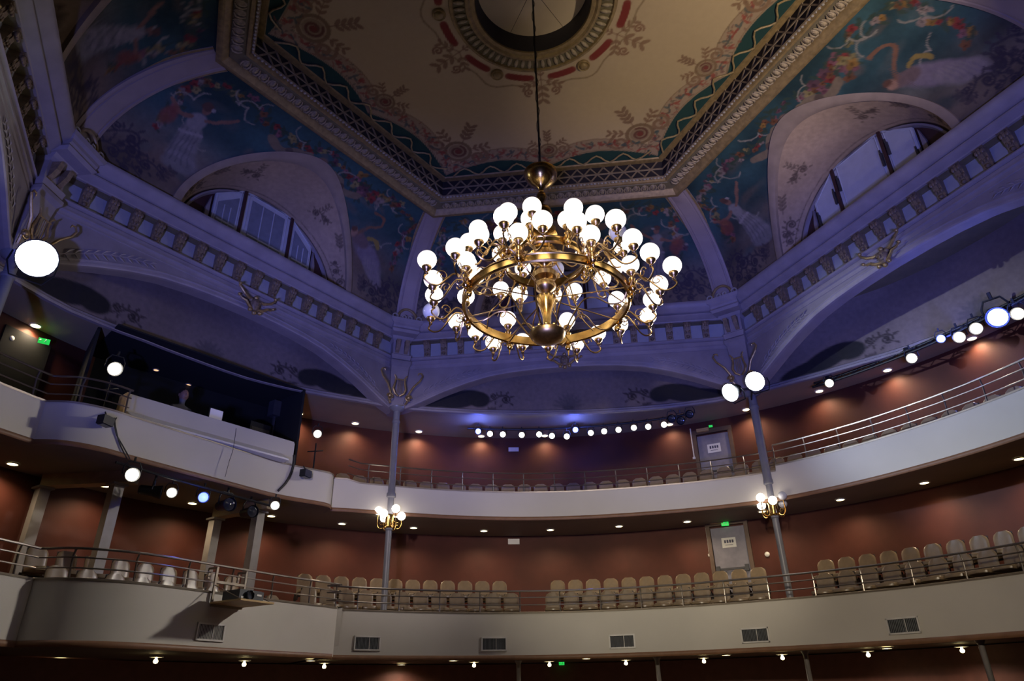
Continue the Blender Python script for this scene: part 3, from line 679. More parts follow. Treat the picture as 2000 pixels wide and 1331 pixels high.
    for pi_, poly in enumerate(panels):
        b = MB(); b.prism([W(an, WA+.01, s, z) for s, z in poly], W(an, -.06, 0, 0))
        pn = b.build('shutter', M['shutter'], win, False)
        cx = sum(p[0] for p in poly)/4; cz = sum(p[1] for p in poly)/4
        ins = [(cx+(s-cx)*.86, cz+(z-cz)*.93) for s, z in poly]
        b = MB()
        for (s0, z0), (s1, z1) in zip(ins, ins[1:]+ins[:1]): b.tube([W(an, WA-.052, s0, z0), W(an, WA-.052, s1, z1)], .014, 4)
        b.build('shutter_moulding', M['shutter'], pn, False)
        if an == 150:
            # paned lights: glass with glazing bars
            gl = [(cx+(s-cx)*.74, cz+(z-cz)*(.80 if pi_ else .9)) for s, z in poly]
            b = MB(); b.prism([W(an, WA-.055, s, z-.1) for s, z in gl], W(an, -.008, 0, 0)); b.build('pane', M['glassgrey'], pn, False)
            b = MB()
            for k in range(1, 3): s_ = gl[0][0]+(gl[1][0]-gl[0][0])*k/3; b.tube([W(an, WA-.068, s_, 9.2), W(an, WA-.068, s_, max(gl[2][1], gl[3][1])-.12 if pi_ == 0 else min(gl[2][1], gl[3][1])-.1)], .014, 4)
            b.tube([W(an, WA-.072, gl[0][0], 9.72), W(an, WA-.072, gl[1][0], 9.72)], .028, 4); b.build('glazing_bar', M['shutter'], pn, False)
        else:
            for side in (0, 1):
                s_ = poly[side][0]*.985+cx*.015; s_ = s_+(.045 if s_ < cx else -.045); zt = poly[3-side][1]
                b = MB(); b.box(W(an, WA-.07, s_, zt-.55 if side else zt-.75), (.05, .05, .34), frame(an, 0, 0, 0).to_3x3()); b.tube([W(an, WA-.09, s_, zt-.75+.2*side), W(an, WA-.09, s_, zt-.5+.2*side)], .02, 5); b.build('hinge', M['ironmongery'], pn, False)
    for s_ in (-.66, .66):
        b = MB(); b.prism([W(an, WA-.03, s_-.035, 9.15), W(an, WA-.03, s_+.035, 9.15), W(an, WA-.03, s_+.035, 10.9), W(an, WA-.03, s_-.035, 10.9)], W(an, -.06, 0, 0)); b.build('mullion', M['maroon'], win, False)
    for sg in (-1, 1):   # carved scroll in the spandrels of the lunette
        b = MB(); b.tube([W(an, WA-.02, sg*(1.72+.16*(1-.05*k)*math.cos(k*.5)), 9.48+.15*(1-.05*k)*math.sin(k*.5)) for k in range(15)], .035, 5)
        b.prism([W(an, WA+.02, sg*1.40, 9.2), W(an, WA+.02, sg*1.52, 9.2), W(an, WA+.02, sg*1.50, 9.9), W(an, WA+.02, sg*1.42, 10.25)], W(an, -.07, 0, 0)); b.build('carved_scroll', M['stone2'], win, False)

# ------------------------------------------------------------------ ceiling frame: gold edge, leaf moulding, beads, lattice, zigzag rope
AP = 4.763; ZB = 11.31; ZC = 11.83
b = MB(); hexsweep(b, [(5.42, 11.20), (5.38, 11.17), (5.30, 11.17), (5.22, 11.24), (5.19, 11.30)]); 
fr = structure(b.build('trim_ceiling_frame', M['dullgilt'], None), 'gilded hexagonal frame with leaf moulding, beads and lattice round the ceiling')
b = MB(); hexsweep(b, [(5.19, 11.30), (5.17, 11.27), (4.93, 11.27), (4.90, 11.30)]); b.build('leaf_bed', M['olive'], fr)
b = MB(); hexsweep(b, [(4.90, 11.30), (4.88, 11.26), (4.83, 11.26), (4.81, 11.30), (4.80, 11.33)]); b.build('gold_fillet', M['dullgilt'], fr)
b = MB(); hexsweep(b, [(4.80, 11.33), (4.77, 11.29), (4.745, 11.30), (4.735, 11.33), (4.763, 11.36)]); b.build('bead_fillet', M['lattice'], fr)
b = MB()
for an in BAYS:
    L = 4.763*T30; n_ = int(2*L/.085)
    for k in range(n_): b.ball(W(an, 4.765, -L+2*L*(k+.5)/n_, 11.295), .026, 6, 4, (1.3 if k % 3 else .7, 1, 1))
bd = b.build('bead_row', M['bead'], fr); bd['kind'] = 'stuff'
b = MB()   # acanthus tongue, shared
b.ball((0, 0, 0), .085, 8, 6, (.75, 1.25, .5)); b.ball((0, -.03, -.025), .05, 6, 5, (.6, 1.2, .6))
for sx_ in (-1, 1): b.tube([(sx_*.02, .11, -.01), (sx_*.075, .07, -.03), (sx_*.085, -.02, -.03), (sx_*.05, -.10, -.02)], [.015, .022, .022, .01], 5)
TM = b.mesh('leaf_tongue', M['tongue'])
for an in BAYS:
    L = 5.03*T30-.1
    for k in range(27): kid(TM, 'leaf_tongue', fr, frame(an, 5.05, -L+2*L*(k+.5)/27, 11.265))
b = MB(); hexsweep(b, [(4.785, 11.33), (4.785, ZC)]); b.build('lattice_back', M['lattice_back'], fr)
b = MB(); hexsweep(b, [(4.78, ZC-.02), (4.74, ZC-.03), (4.64, ZC-.03), (4.62, ZC)]); b.build('gold_strip', M['dullgilt'], fr)
b = MB(); b.box((0, 0, 0), (.60, .025, .035)); LB = b.mesh('lattice_bar', M['lattice'], False)
for an in BAYS:
    L = 2.62
    for k in range(16):
        x = -L+2*L*(k+.5)/16
        for sg in (-1, 1): kid(LB, 'lattice_bar', fr, frame(an, 4.765, x, 11.575) @ Matrix.Rotation(sg*rad(52), 4, 'Y'))
b = MB(); hexsweep(b, [(4.76, 11.60), (4.745, 11.59), (4.745, 11.56), (4.76, 11.55)]); b.build('lattice_rail', M['lattice'], fr)
for an in BAYS:
    b = MB(); n_ = 15; L = 2.45; pts = []
    for k in range(n_+1):
        x = -L+2*L*k/n_; pts.append(W(an, 4.60 if k % 2 else 4.34, x, ZC-.035))
    b.tube(smooth_path(pts, 3), .022, 6); b.build('zigzag_rope', M['rope'], fr)

# ceiling field, painted
g = 0.024; xs = np.arange(-5.5, 5.5+g, g); nn_ = len(xs)
Xg, Yg = np.meshgrid(xs, xs, indexing='ij'); ang = np.arctan2(Yg, Xg); sec = np.round((ang-PI/6)/(PI/3))*(PI/3)+PI/6
apg = Xg*np.cos(sec)+Yg*np.sin(sec); sg_ = -Xg*np.sin(sec)+Yg*np.cos(sec)
Rg = np.hypot(Xg, Yg); keep = (apg < 4.80) & (Rg > 1.14)
idx = -np.ones((nn_, nn_), int); used = np.zeros_like(keep)
q = keep[:-1, :-1] & keep[1:, :-1] & keep[1:, 1:] & keep[:-1, 1:]
used[:-1, :-1] |= q; used[1:, :-1] |= q; used[1:, 1:] |= q; used[:-1, 1:] |= q
idx[used] = np.arange(used.sum()); ii, jj = np.nonzero(q)
F = np.stack([idx[ii, jj], idx[ii+1, jj], idx[ii+1, jj+1], idx[ii, jj+1]], -1)[:, ::-1].tolist()
Xf, Yf, apf, sf, Rf = Xg[used], Yg[used], apg[used], sg_[used], Rg[used]
nz = vnoise(Xf, Yf, .8, 77); 
P = Paint(Xf, Yf, np.array([.50, .375, .235])[None, :]*(.9+.2*nz[:, None]))
u_ = np.abs(sf)/(apf*T30); apo = 4.56-.36*np.abs(np.sin(PI*np.clip(u_, 0, 1)))**.8; api = apo-.42
teal = np.clip((apf-apo)/.02, 0, 1); P.mix(teal, (.018, .055, .050))
bord = np.clip((apf-api)/.02, 0, 1)*(1-teal); P.mix(bord*.9, (.36, .255, .17))
for e0, e1 in ((0, .035), (.385, .42)): P.mix(np.clip((apf-(api+e0))/.01, 0, 1)*np.clip(((api+e1)-apf)/.01, 0, 1)*.7, (.24, .15, .08))
rs = np.random.RandomState(5)
for k6 in range(6):
    an = rad(30+60*k6); n_ = np.array([math.cos(an), math.sin(an)]); t_ = np.array([-n_[1], n_[0]])
    loc = lambda ap, s: n_*ap+t_*s
    for k in range(30):
        s = -2.4+4.8*k/29; uu = abs(s)/(4.2*T30); ao = 4.56-.36*abs(math.sin(PI*min(uu, 1)))**.8-.21
        x, y = loc(ao+.03*rs.randn(), s); c = (.30, .06, .045) if k % 2 else (.07, .10, .10)
        for j in range(3): P.leaf(x, y, .15, .028, rs.uniform(0, 6.28), c, .8)
        for j in range(5):
            x2, y2 = loc(ao+.15*rs.uniform(-1, 1), s+.09*rs.randn()); P.leaf(x2, y2, .10, .020, rs.uniform(0, 6.28), ((.26, .07, .05), (.12, .10, .07), (.16, .07, .06))[rs.randint(3)], .6)
    # cartouche at the middle of each side
    def ring_orn(cx, cy, dx, dy, sc):
        d = math.atan2(dy, dx)
        for i in range(24):
            a0, a1 = 2*PI*i/24, 2*PI*(i+1)/24; P.stroke([(cx+.24*sc*math.cos(a0), cy+.24*sc*math.sin(a0)), (cx+.24*sc*math.cos(a1), cy+.24*sc*math.sin(a1))], .035*sc, (.22, .14, .08), .85)
        P.ell(cx, cy, .19*sc, .19*sc, 0, (.30, .21, .13), .2); P.spiral(cx, cy, .16*sc, d, 1.7, .022*sc, (.16, .07, .05)); P.ell(cx, cy, .06*sc, .06*sc, 0, (.20, .05, .04), .3)
        for w_ in (-1, 1):
            P.spiral(cx+.42*sc*math.cos(d+w_*1.5), cy+.42*sc*math.sin(d+w_*1.5), .2*sc, d, w_*1.4, .03*sc, (.25, .15, .09)); P.spray(cx+.2*sc*math.cos(d+w_*.9), cy+.2*sc*math.sin(d+w_*.9), .34*sc, d+w_*.9, (.22, .12, .07), 3, .85)
        P.spray(cx+.25*sc*math.cos(d), cy+.25*sc*math.sin(d), .42*sc, d, (.20, .11, .07), 4, .85)
    x, y = loc(4.02, 0); ring_orn(x, y, -n_[0], -n_[1], .85)
    va = an+PI/6; x, y = 4.35*math.cos(va), 4.35*math.sin(va); ring_orn(x, y, -math.cos(va), -math.sin(va), 1.25)
    # medallion paint: red bars, foliage between the studs
    for w_ in (-1, 1):
        a0 = va+w_*rad(8); a1 = va+w_*rad(23)
        P.stroke([(1.805*math.cos(a0+(a1-a0)*i/8), 1.805*math.sin(a0+(a1-a0)*i/8)) for i in range(9)], .08, (.20, .030, .022), .95)
    P.stroke([(R_*math.cos(va+w_), R_*math.sin(va+w_)) for w_, R_ in ((-.5, 2.02), (-.35, 2.02), (-.2, 2.03), (-.12, 2.10), (-.06, 2.16), (0, 2.18), (.06, 2.16), (.12, 2.10), (.2, 2.03), (.35, 2.02), (.5, 2.02))], .018, (.26, .18, .10), .9)
    fx, fy = 1.85*math.cos(an), 1.85*math.sin(an)
    for da in (-1.15, 0, 1.15): P.spray(fx, fy, .55 if da == 0 else .40, an+da, (.22, .12, .07), 3, .85)
    for w_ in (-1, 1): P.spiral(2.2*math.cos(an+w_*.13), 2.2*math.sin(an+w_*.13), .11, an, w_*1.4, .02, (.24, .13, .08))
    P.spray(fx, fy, .3, an+PI, (.2, .1, .06), 3, .8)
V = [(x, y, ZC) for x, y in zip(Xf, Yf)]
ceil = structure(painted_mesh('ceiling', V, F, P.c, None, True, 'paint_smooth'), 'cream ceiling with painted border and round medallion')
b = MB(); b.lathe([(1.62, ZC-.005), (1.60, ZC-.05), (1.55, ZC-.06), (1.53, ZC-.02)], 72, cap=False); b.lathe([(1.31, ZC-.02), (1.29, ZC-.07), (1.24, ZC-.08), (1.20, ZC-.04), (1.17, ZC-.05), (1.12, ZC-.045), (1.10, ZC+.02)], 72, cap=False); b.build('medallion_ring', M['dullgilt'], ceil)
b = MB(); b.lathe([(1.54, ZC-.01), (1.30, ZC-.01)], 72, cap=False); b.build('medallion_bed', M['olive'], ceil)
b = MB(); b.ball((0, 0, 0), .05, 8, 6, (.85, 2.3, .7)); FM = b.mesh('flute', M['tongue'])
for k in range(64):
    a = 2*PI*(k+.5)/64; kid(FM, 'flute', ceil, Matrix.Translation((1.42*math.cos(a), 1.42*math.sin(a), ZC-.03)) @ Matrix.Rotation(a-PI/2, 4, 'Z'))
b = MB(); b.lathe([(.13, 0), (.14, -.03), (.12, -.06), (.09, -.04), (.085, -.06), (.05, -.09), (.001, -.10)], 16); SM = b.mesh('stud', M['dullgilt'])
for k in range(6): kid(SM, 'stud', ceil, Matrix.Translation(pol(1.825, 60*k, ZC)))
b = MB(); b.lathe([(1.10, ZC-.02), (1.08, ZC+.42)], 72, cap=False); b.build('oculus_drum', M['lattice_back'], ceil)
b = MB()
for k in range(6):
    a0, a1 = 60*k+.2, 60*k+59.8
    b.add([Vector((0, 0, ZC+.42))+pol(.012, 60*k+30)]+[pol(1.09, a0+(a1-a0)*i/8, ZC+.42) for i in range(9)], [(0,)+(i+1, i+2) for i in range(8)])
b.build('oculus_panel', mat('oculus_cream_panel', (.60, .47, .31), .6, 0, .1, 1), ceil, False)
b = MB(); b.lathe([(1.12, ZC+.44), (.001, ZC+.44)], 48, cap=False); b.build('oculus_back', M['lattice_back'], ceil)
# ------------------------------------------------------------------ chandelier
ch = thing('chandelier', 'great brass chandelier with two tiers of white globes', 'chandelier', (0, 0, 4.5))
NODES = [-12+45*k for k in range(8)]
b = MB(); b.tube([(0, 0, 7.6), (0, 0, ZC+.42)], .018, 6); b.build('cable', M['black'], ch)
b = MB(); b.tube([(.03*math.cos(k*.9), .03*math.sin(k*.9), 7.6+k*.1) for k in range(46)], .006, 4); b.build('feed_wire', M['rubber'], ch)
b = MB(); b.lathe([(.04, 7.26), (.055, 7.30), (.085, 7.34), (.14, 7.39), (.205, 7.45), (.255, 7.53), (.275, 7.60), (.27, 7.63), (.25, 7.64), (.02, 7.62)], 24); b.build('canopy_cone', M['brass'], ch)
b = MB(); b.lathe([(.02, 6.92), (.03, 7.0), (.06, 7.05), (.085, 7.12), (.07, 7.19), (.04, 7.22)], 16); b.build('canopy_ball', M['brass'], ch)
b = MB(); b.lathe([(.03, 6.7), (.14, 6.74), (.16, 6.80), (.14, 6.88), (.09, 6.92), (.02, 6.93)], 20); b.build('top_knop', M['brass'], ch)
b = MB(); b.lathe([(.05, 5.78), (.08, 5.84), (.20, 5.90), (.24, 6.0), (.20, 6.10), (.12, 6.16), (.09, 6.26), (.14, 6.34), (.22, 6.38), (.22, 6.46), (.13, 6.52), (.07, 6.6), (.06, 6.72)], 24); b.build('upper_body', M['brass'], ch)
b = MB(); b.lathe([(.03, 5.32), (.05, 5.34), (.14, 5.40), (.16, 5.46), (.15, 5.50), (.05, 5.54), (.06, 5.57), (.17, 5.60), (.19, 5.66), (.13, 5.73), (.06, 5.78)], 24); b.build('turned_stem', M['oldbrass'], ch)
b = MB(); b.lathe([(.05, 4.70), (.07, 4.74), (.055, 4.80), (.065, 4.95), (.10, 5.10), (.145, 5.20), (.15, 5.26), (.10, 5.31), (.04, 5.33)], 24); b.build('vase_stem', M['brass'], ch)
b = MB(); b.lathe([(.005, 4.50), (.09, 4.515), (.20, 4.56), (.25, 4.62), (.26, 4.67), (.24, 4.69), (.05, 4.70)], 28); b.build('bowl', M['oldbrass'], ch)
b = MB()
for k in range(12): b.ball(pol(.215, 30*k, 4.715), .022, 6, 5)
b.build('bowl_bead', M['brass'], ch)
def band_ring(R, z, h, name):
    b = MB(); b.lathe([(R-.02, z-h/2), (R+.012, z-h/2-.012), (R+.03, z-h/2+.01), (R+.018, z-h/2+.025), (R+.018, z+h/2-.025), (R+.03, z+h/2-.01), (R+.012, z+h/2+.012), (R-.02, z+h/2), (R-.02, z-h/2)], 72, cap=False); return b.build(name, M['brass'], ch)
band_ring(1.20, 5.16, .13, 'main_ring'); band_ring(.60, 5.88, .11, 'upper_ring')
# meshes shared by all lamps of the chandelier
GR = .133
b = MB(); b.ball((0, 0, 0), GR, 24, 16); GM = b.mesh('globe', M['globe']); GOFF = b.mesh('globe', M['globe_off'])
b = MB(); b.lathe([(.012, -.12), (.03, -.10), (.022, -.075), (.035, -.055), (.062, -.03), (.07, 0), (.066, .018), (.05, .0)], 14); CUP = b.mesh('cup', M['oldbrass'])
def lamp_on(part, P, off=False):
    kid(GOFF if off else GM, 'globe', part, Matrix.Translation(P)); kid(CUP, 'cup', part, Matrix.Translation(P-Vector((0, 0, GR-.012))))
def arm(P0, P1, curl=1.0, off=False):
    b = MB(); end = P1-Vector((0, 0, GR+.10)); d = end-P0; d.z = 0; L = d.length; d.normalize()
    pts = [P0, P0+d*L*.18+Vector((0, 0, .11)), P0+d*L*.36+Vector((0, 0, .13)), P0+d*L*.55+Vector((0, 0, .0)), P0+d*L*.72+Vector((0, 0, end.z-P0.z-.13)), P0+d*L*.90+Vector((0, 0, end.z-P0.z-.14)), end+d*.03+Vector((0, 0, -.07)), end]
    b.tube(smooth_path(pts, 4), .0135, 6)
    a = b.build('arm', M['oldbrass'], ch)
    b = MB(); c0 = P0+d*L*.62+Vector((0, 0, (end.z-P0.z)*.5+.05))
    b.tube([c0+d*(.085*(1-.055*k)*math.cos(k*.55))+Vector((0, 0, .085*(1-.055*k)*math.sin(k*.55))) for k in range(15)], .008, 5)
    b.build('scroll', M['oldbrass'], a); b = MB()
    c1 = P0+d*L*.20+Vector((0, 0, .02)); b.tube([c1+d*(.07*(1-.06*k)*math.cos(-k*.55))+Vector((0, 0, -.07*(1-.06*k)*math.sin(k*.55))) for k in range(13)], .009, 5)
    b.build('scroll', M['oldbrass'], a)
    lamp_on(a, P1, off)
def stem(P, h, off=False):
    b = MB(); z = P.z-GR-.09
    b.lathe([(.008, z-h-.10), (.03, z-h-.07), (.02, z-h-.03), (.05, z-h), (.06, z-h+.03), (.03, z-h+.06), (.04, z-h*.6), (.055, z-h*.45), (.035, z-h*.3), (.05, z-h*.12), (.03, z)], 12, (P.x, P.y, 0)); s_ = b.build('stem', M['brass'], ch); lamp_on(s_, P, off)
for k, na in enumerate(NODES):
    P0 = pol(1.23, na, 5.15)
    arm(P0, pol(1.85, na, 5.40), off=(k == 4))
    for sg in (-1, 1): arm(P0, pol(1.66, na+sg*15, 5.40))
    stem(pol(1.27, na, 5.55), .20)
    Q0 = pol(.63, na, 5.88)
    for sg in (-1, 1): arm(Q0, pol(1.18, na+sg*8.5, 6.02), off=(k == 0 and sg == -1))
    stem(pol(.70, na, 6.20), .18, off=(k == 2))
    # scrolled stays from the ring down to the bowl and straight spokes
    b = MB(); pts = [pol(r_, na+da, z_) for r_, da, z_ in ((1.19, 0, 5.14), (1.10, 4, 5.02), (.92, 6, 5.02), (.72, 4, 5.14), (.55, 0, 5.10), (.40, -4, 4.88), (.30, -3, 4.72), (.24, 0, 4.66))]
    b.tube(smooth_path(pts, 4), .012, 5); b.build('stay', M['oldbrass'], ch)
    b = MB(); b.tube([pol(1.19, na, 5.18), pol(.12, na, 5.24)], .010, 5); b.build('spoke', M['oldbrass'], ch)
    b = MB(); pts = [pol(r_, na+22.5+da, z_) for r_, da, z_ in ((1.18, 0, 5.18), (1.05, 5, 5.36), (.85, 4, 5.50), (.66, 0, 5.66), (.60, 0, 5.82))]; b.tube(smooth_path(pts, 4), .011, 5)
    c0 = pol(.86, na+22.5, 5.32); e = pol(1, na+22.5); b.tube([c0+e*(.1*(1-.055*i)*math.cos(i*.55))+Vector((0, 0, .1*(1-.055*i)*math.sin(i*.55))) for i in range(15)], .008, 5); b.build('scroll_stay', M['oldbrass'], ch)
    b = MB(); pts = [pol(r_, na+da, z_) for r_, da, z_ in ((.58, 0, 5.84), (.44, 6, 5.74), (.30, 8, 5.84), (.20, 4, 5.98))]; b.tube(smooth_path(pts, 4), .011, 5); b.build('upper_stay', M['oldbrass'], ch)
    b = MB(); c0 = pol(1.23, na, 4.98); b.ball(pol(1.22, na, 5.02), .045, 8, 6, (1, 1, 1.3)); b.tube([c0+Vector((0, 0, .02)), c0+Vector((0, 0, -.10))], [.02, .004], 6); b.build('pendant', M['brass'], ch)

# ------------------------------------------------------------------ slim iron columns with lamp clusters
def column(P, label, z0, z1, r0, r1, hi=False):
    b = MB(); b.lathe([(r0*1.7, z0), (r0*1.7, z0+.10), (r0*1.15, z0+.16), (r0, z0+.25), (r0, 3.7), (r0*1.25, 3.72), (r0*1.25, 3.80), (r0, 3.84), (r0, 4.5), (r0*1.5, 4.52), (r0*1.5, 4.6), (r1, 4.64), (r1, z1-.45), (r1*1.2, z1-.43), (r1*1.2, z1-.38), (r1, z1-.36), (r1, z1-.12), (r1*2.2, z1-.05), (r1*2.4, z1)], 18, (P.x, P.y, 0))
    o = tag(b.build('iron_column', M['column']), label, 'column'); return o
CA_, CB_, CC_, CD_ = pol(8.86, 120), pol(9.33, 60), pol(9.0, 180), pol(9.3, 0)
column(CA_, 'slim grey iron column between the curtained booth and the row of spotlights', 1.45, 6.88, .075, .085)
column(CB_, 'slim grey iron column carrying the pair of bright floodlights', 1.45, 6.88, .075, .10)
column(CC_, 'slim grey iron column beneath the brightest floodlight', 1.45, 6.88, .075, .095)
def lamp_cluster(P, z, label, offs, phase):
    root = thing('column_lamp', label, 'lamp', (P.x, P.y, z-.2))
    b = MB(); b.lathe([(.10, z-.30), (.13, z-.27), (.11, z-.2), (.10, z-.05), (.12, z), (.10, z+.03)], 14, (P.x, P.y, 0)); b.build('collar', M['brass'], root)
    b = MB(); b.ball((0, 0, 0), .10, 16, 12); gm = b.mesh('globe', M['globe_small']); go = b.mesh('globe', M['globe_off'])
    for k in range(6):
        a = phase+60*k; e = pol(1, a); up_ = .10 if k % 2 else -.02
        b = MB(); pts = [P+e*r_+Vector((0, 0, z+z_)) for r_, z_ in ((.09, -.22), (.16, -.30), (.24, -.30), (.29, -.20), (.28, -.08+up_))]
        b.tube(smooth_path(pts, 4), .011, 6)
        c0 = P+e*.19+Vector((0, 0, z-.20)); b.tube([c0+e*(.05*(1-.06*i)*math.cos(i*.6))+Vector((0, 0, .05*(1-.06*i)*math.sin(i*.6))) for i in range(12)], .007, 5)
        ar = b.build('arm', M['brass'], root); kid(go if k in offs else gm, 'globe', ar, Matrix.Translation(P+e*.28+Vector((0, 0, z+.02+up_))))
lamp_cluster(CA_, 4.06, 'cluster of glowing globes on brass arms around the column left of the spotlights', (), 15)
lamp_cluster(CB_, 4.06, 'cluster of globes on brass arms, two unlit, around the floodlight column', (5, 0), 20)

# ------------------------------------------------------------------ floodlights high on the columns
def floodlight(P, target, label, size, energy, col, cone=100):
    P = Vector(P); t = thing('floodlight', label, 'floodlight', P)
    m = aim(P, target); b = MB()
    b.lathe([(size*.45, -.34), (size*.55, -.30), (size*.7, -.12), (size*1.02, -.02), (size*1.06, .03), (size*1.0, .03), (size*.98, 0)], 20, (0, 0, 0), m.to_3x3()); [None]
    b.v = [tuple(Vector(v)+P) for v in b.v]; b.build('housing', M['black'], t)
    b = MB(); b.lathe([(size*.98, .005), (size*.6, .03), (.001, .04)], 24, (0, 0, 0), m.to_3x3()); b.v = [tuple(Vector(v)+P) for v in b.v]; b.build('lens', M['cool_lens'], t)
    b = MB(); rt = m.to_3x3(); b.tube([P+rt @ Vector((x, y, z)) for x, y, z in ((size*1.1, 0, -.1), (size*1.15, -size*.6, -.12), (size*.8, -size*1.3, -.15), (-size*.8, -size*1.3, -.15), (-size*1.15, -size*.6, -.12), (-size*1.1, 0, -.1))], .015, 5); b.build('yoke', M['black'], t)
    d = (Vector(target)-P).normalized()
    spot('flood_beam', P+d*.12, target, energy, col, cone, .8, .12, t)
COOL = (.86, .92, 1.0)
def on_plane_y(x, y, Y): dd = ray(x, y); return CAM+dd*((Y-CAM.y)/dd.y)
_d = ray(72, 505); PC = CAM+_d*((-8.35-CAM.x)/_d.x)
floodlight(PC, (1.5, -7.0, 0.2), 'brightest floodlight, on the corner column by the upper tier exit sign', .30, 250, (.68, .78, 1.0), 60)
floodlight(PC+Vector((-.02, .36, .12)), (7.5, 5.4, 5.6), 'added small floodlight behind the brightest one, turned to the opposite gallery', .11, 5900, (.68, .78, 1.0), 24)  # extra fixture added to light the opposite gallery
floodlight(on_plane_y(1427, 767, 7.2), (-5.0, 0.5, 0.2), 'floodlight beside the column, lower one of the bright pair', .22, 1150, (1, .88, .74), 90)
floodlight(on_plane_y(1475, 745, 6.95), (-3.0, -3.0, 0.2), 'floodlight on top of the column, upper one of the bright pair', .23, 1150, (1, .92, .82), 90)
b = MB(); b.tube([(3.9, 7.3, 6.66), (4.75, 7.3, 6.66)], .02, 6); b.tube([(4.5, 7.3, 6.66), (4.62, 8.0, 6.66)], .02, 6)
tag(b.build('floodlight_bar', M['black']), 'black bar holding the pair of floodlights at the column top', 'bar')

# ------------------------------------------------------------------ stage lights on bars
def can_meshes():
    b = MB(); b.lathe([(.055, -.30), (.075, -.28), (.08, -.10), (.10, -.02), (.115, .04), (.108, .045), (.095, .0)], 16); body = b.mesh('can_body', M['black'])
    b = MB(); b.lathe([(.094, .012), (.06, .03), (.001, .036)], 18); 
    lens = {k: b.mesh('can_lens', M[k]) for k in ('white_lens', 'blue_lens', 'darklens')}
    b = MB(); b.tube([(-.125, 0, -.10), (-.125, .12, -.10), (-.08, .20, -.10), (.08, .20, -.10), (.125, .12, -.10), (.125, 0, -.10)], .012, 5); b.tube([(0, .20, -.10), (0, .28, -.10)], .02, 5); yoke = b.mesh('can_yoke', M['black'])
    return body, lens, yoke
CB, CL, CY = can_meshes()
def stage_light(P, lens, label, group, target=None, sc=1.0, spill=30):
    P = Vector(P); t = thing('spotlight', label, 'spotlight', P, group)
    tgt = Vector(target) if target else Vector((CAM.x*.6, CAM.y*.6, 1.0))
    d = (tgt-P).normalized(); x = d.cross(Vector((0, 0, 1))).normalized(); y = x.cross(d)*-1
    y = d.cross(x) if d.cross(x).z > 0 else x.cross(d); x = y.cross(d)
    m = Matrix(((x.x, y.x, d.x, P.x), (x.y, y.y, d.y, P.y), (x.z, y.z, d.z, P.z), (0, 0, 0, 1))) @ Matrix.Scale(sc, 4)
    kid(CB, 'can_body', t, m); kid(CL[lens], 'can_lens', t, m); kid(CY, 'can_yoke', t, m)
    if lens == 'blue_lens':
        l = bpy.data.lights.new('blue_spill', 'POINT'); l.energy = spill; l.color = (.10, .15, 1.0); l.shadow_soft_size = .05
        o = bpy.data.objects.new('blue_spill', l); COL.objects.link(o); o.parent = t; o.location = d*.22; o['kind'] = 'helper'
    return t
def bar(path, label, r=.03):
    b = MB(); b.tube(path, r, 8); t = tag(b.build('lighting_bar', M['black']), label, 'bar'); return t
bar([pol(9.85, t, 6.86) for t in np.arange(107, 69, -2.0)], 'black lighting bar under the gallery ceiling at the centre of the upper tier')
AB_L = [(934, 843, 'b'), (957, 848, 'w'), (982, 849, 'w'), (1019, 850, 'w'), (1053, 849, 'w'), (1078, 852, 'w'), (1107, 853, 'w'), (1124, 840, 'b'), (1154, 846, 'w'), (1180, 843, 'w'), (1208, 840, 'w'), (1238, 836, 'w'), (1266, 834, 'w'), (1297, 830, 'w'), (1330, 822, 'd'), (1312, 818, 'd'), (1345, 794, 'd')]
wi = 0; bi = 0; di = 0
for x, y, k in AB_L:
    P = on_cyl(x, y, 9.70); P.z = min(P.z, 6.80)
    if k == 'w': lab = '%s white spotlight from the column lamp on the central bar' % ORD[wi]; wi += 1
    elif k == 'b': lab = '%s blue spotlight on the central gallery bar' % ('first' if bi == 0 else 'second'); bi += 1
    else: lab = ('unlit black spotlight at the end of the central bar', 'unlit black spotlight next to the last lit one on the central bar', 'small unlit black spotlight under the bulkhead near the floodlights')[di]; di += 1
    stage_light(P, {'w': 'white_lens', 'b': 'blue_lens', 'd': 'darklens'}[k], lab, 'spotlights on the central bar', None if k != 'd' else (P.x-2, P.y-6, P.z-2.5), .78 if k != 'd' else 1.0)
tr = bar([pol(10.02, t, 6.95) for t in np.arange(52, 14, -2.0)], 'black lighting truss along the gallery ceiling beside the floodlight column', .03)
b = MB(); b.tube([pol(9.86, t, 6.80) for t in np.arange(52, 14, -2.0)], .03, 8); b.build('lower_chord', M['black'], tr)
b = MB(); b.tube([pol(10.02, t, 6.95) if k % 2 else pol(9.86, t, 6.80) for k, t in enumerate(np.arange(52, 14, -1.3))], .015, 5); b.build('truss_web', M['black'], tr)
for t in (50, 39, 28, 17):
    b = MB(); b.tube([pol(10.02, t, 6.95), pol(10.02, t, 7.02)], .05, 6); b.build('truss_hanger', M['black'], tr)
for x, y, k, lab, sc in ((1620, 749, 'w', 'white spotlight nearest the floodlight column on the side bar', .95), (1781, 700, 'w', 'white spotlight alone in the middle of the side bar', 1.05), (1838, 662, 'b', 'small blue spotlight on the side bar', .85), (1874, 659, 'w', 'white spotlight just beside the small blue one', 1.1), (1907, 642, 'w', 'white spotlight between two blue lights on the side bar', 1.15), (1949, 620, 'b', 'large blue spotlight on the side bar', 1.9), (1988, 613, 'w', 'white spotlight beyond the large blue one', 1.15)):
    P = on_cyl(x, y, 9.8); P.z = min(P.z, 6.82); stage_light(P, 'white_lens' if k == 'w' else 'blue_lens', lab, 'spotlights on the side bar', None, sc)
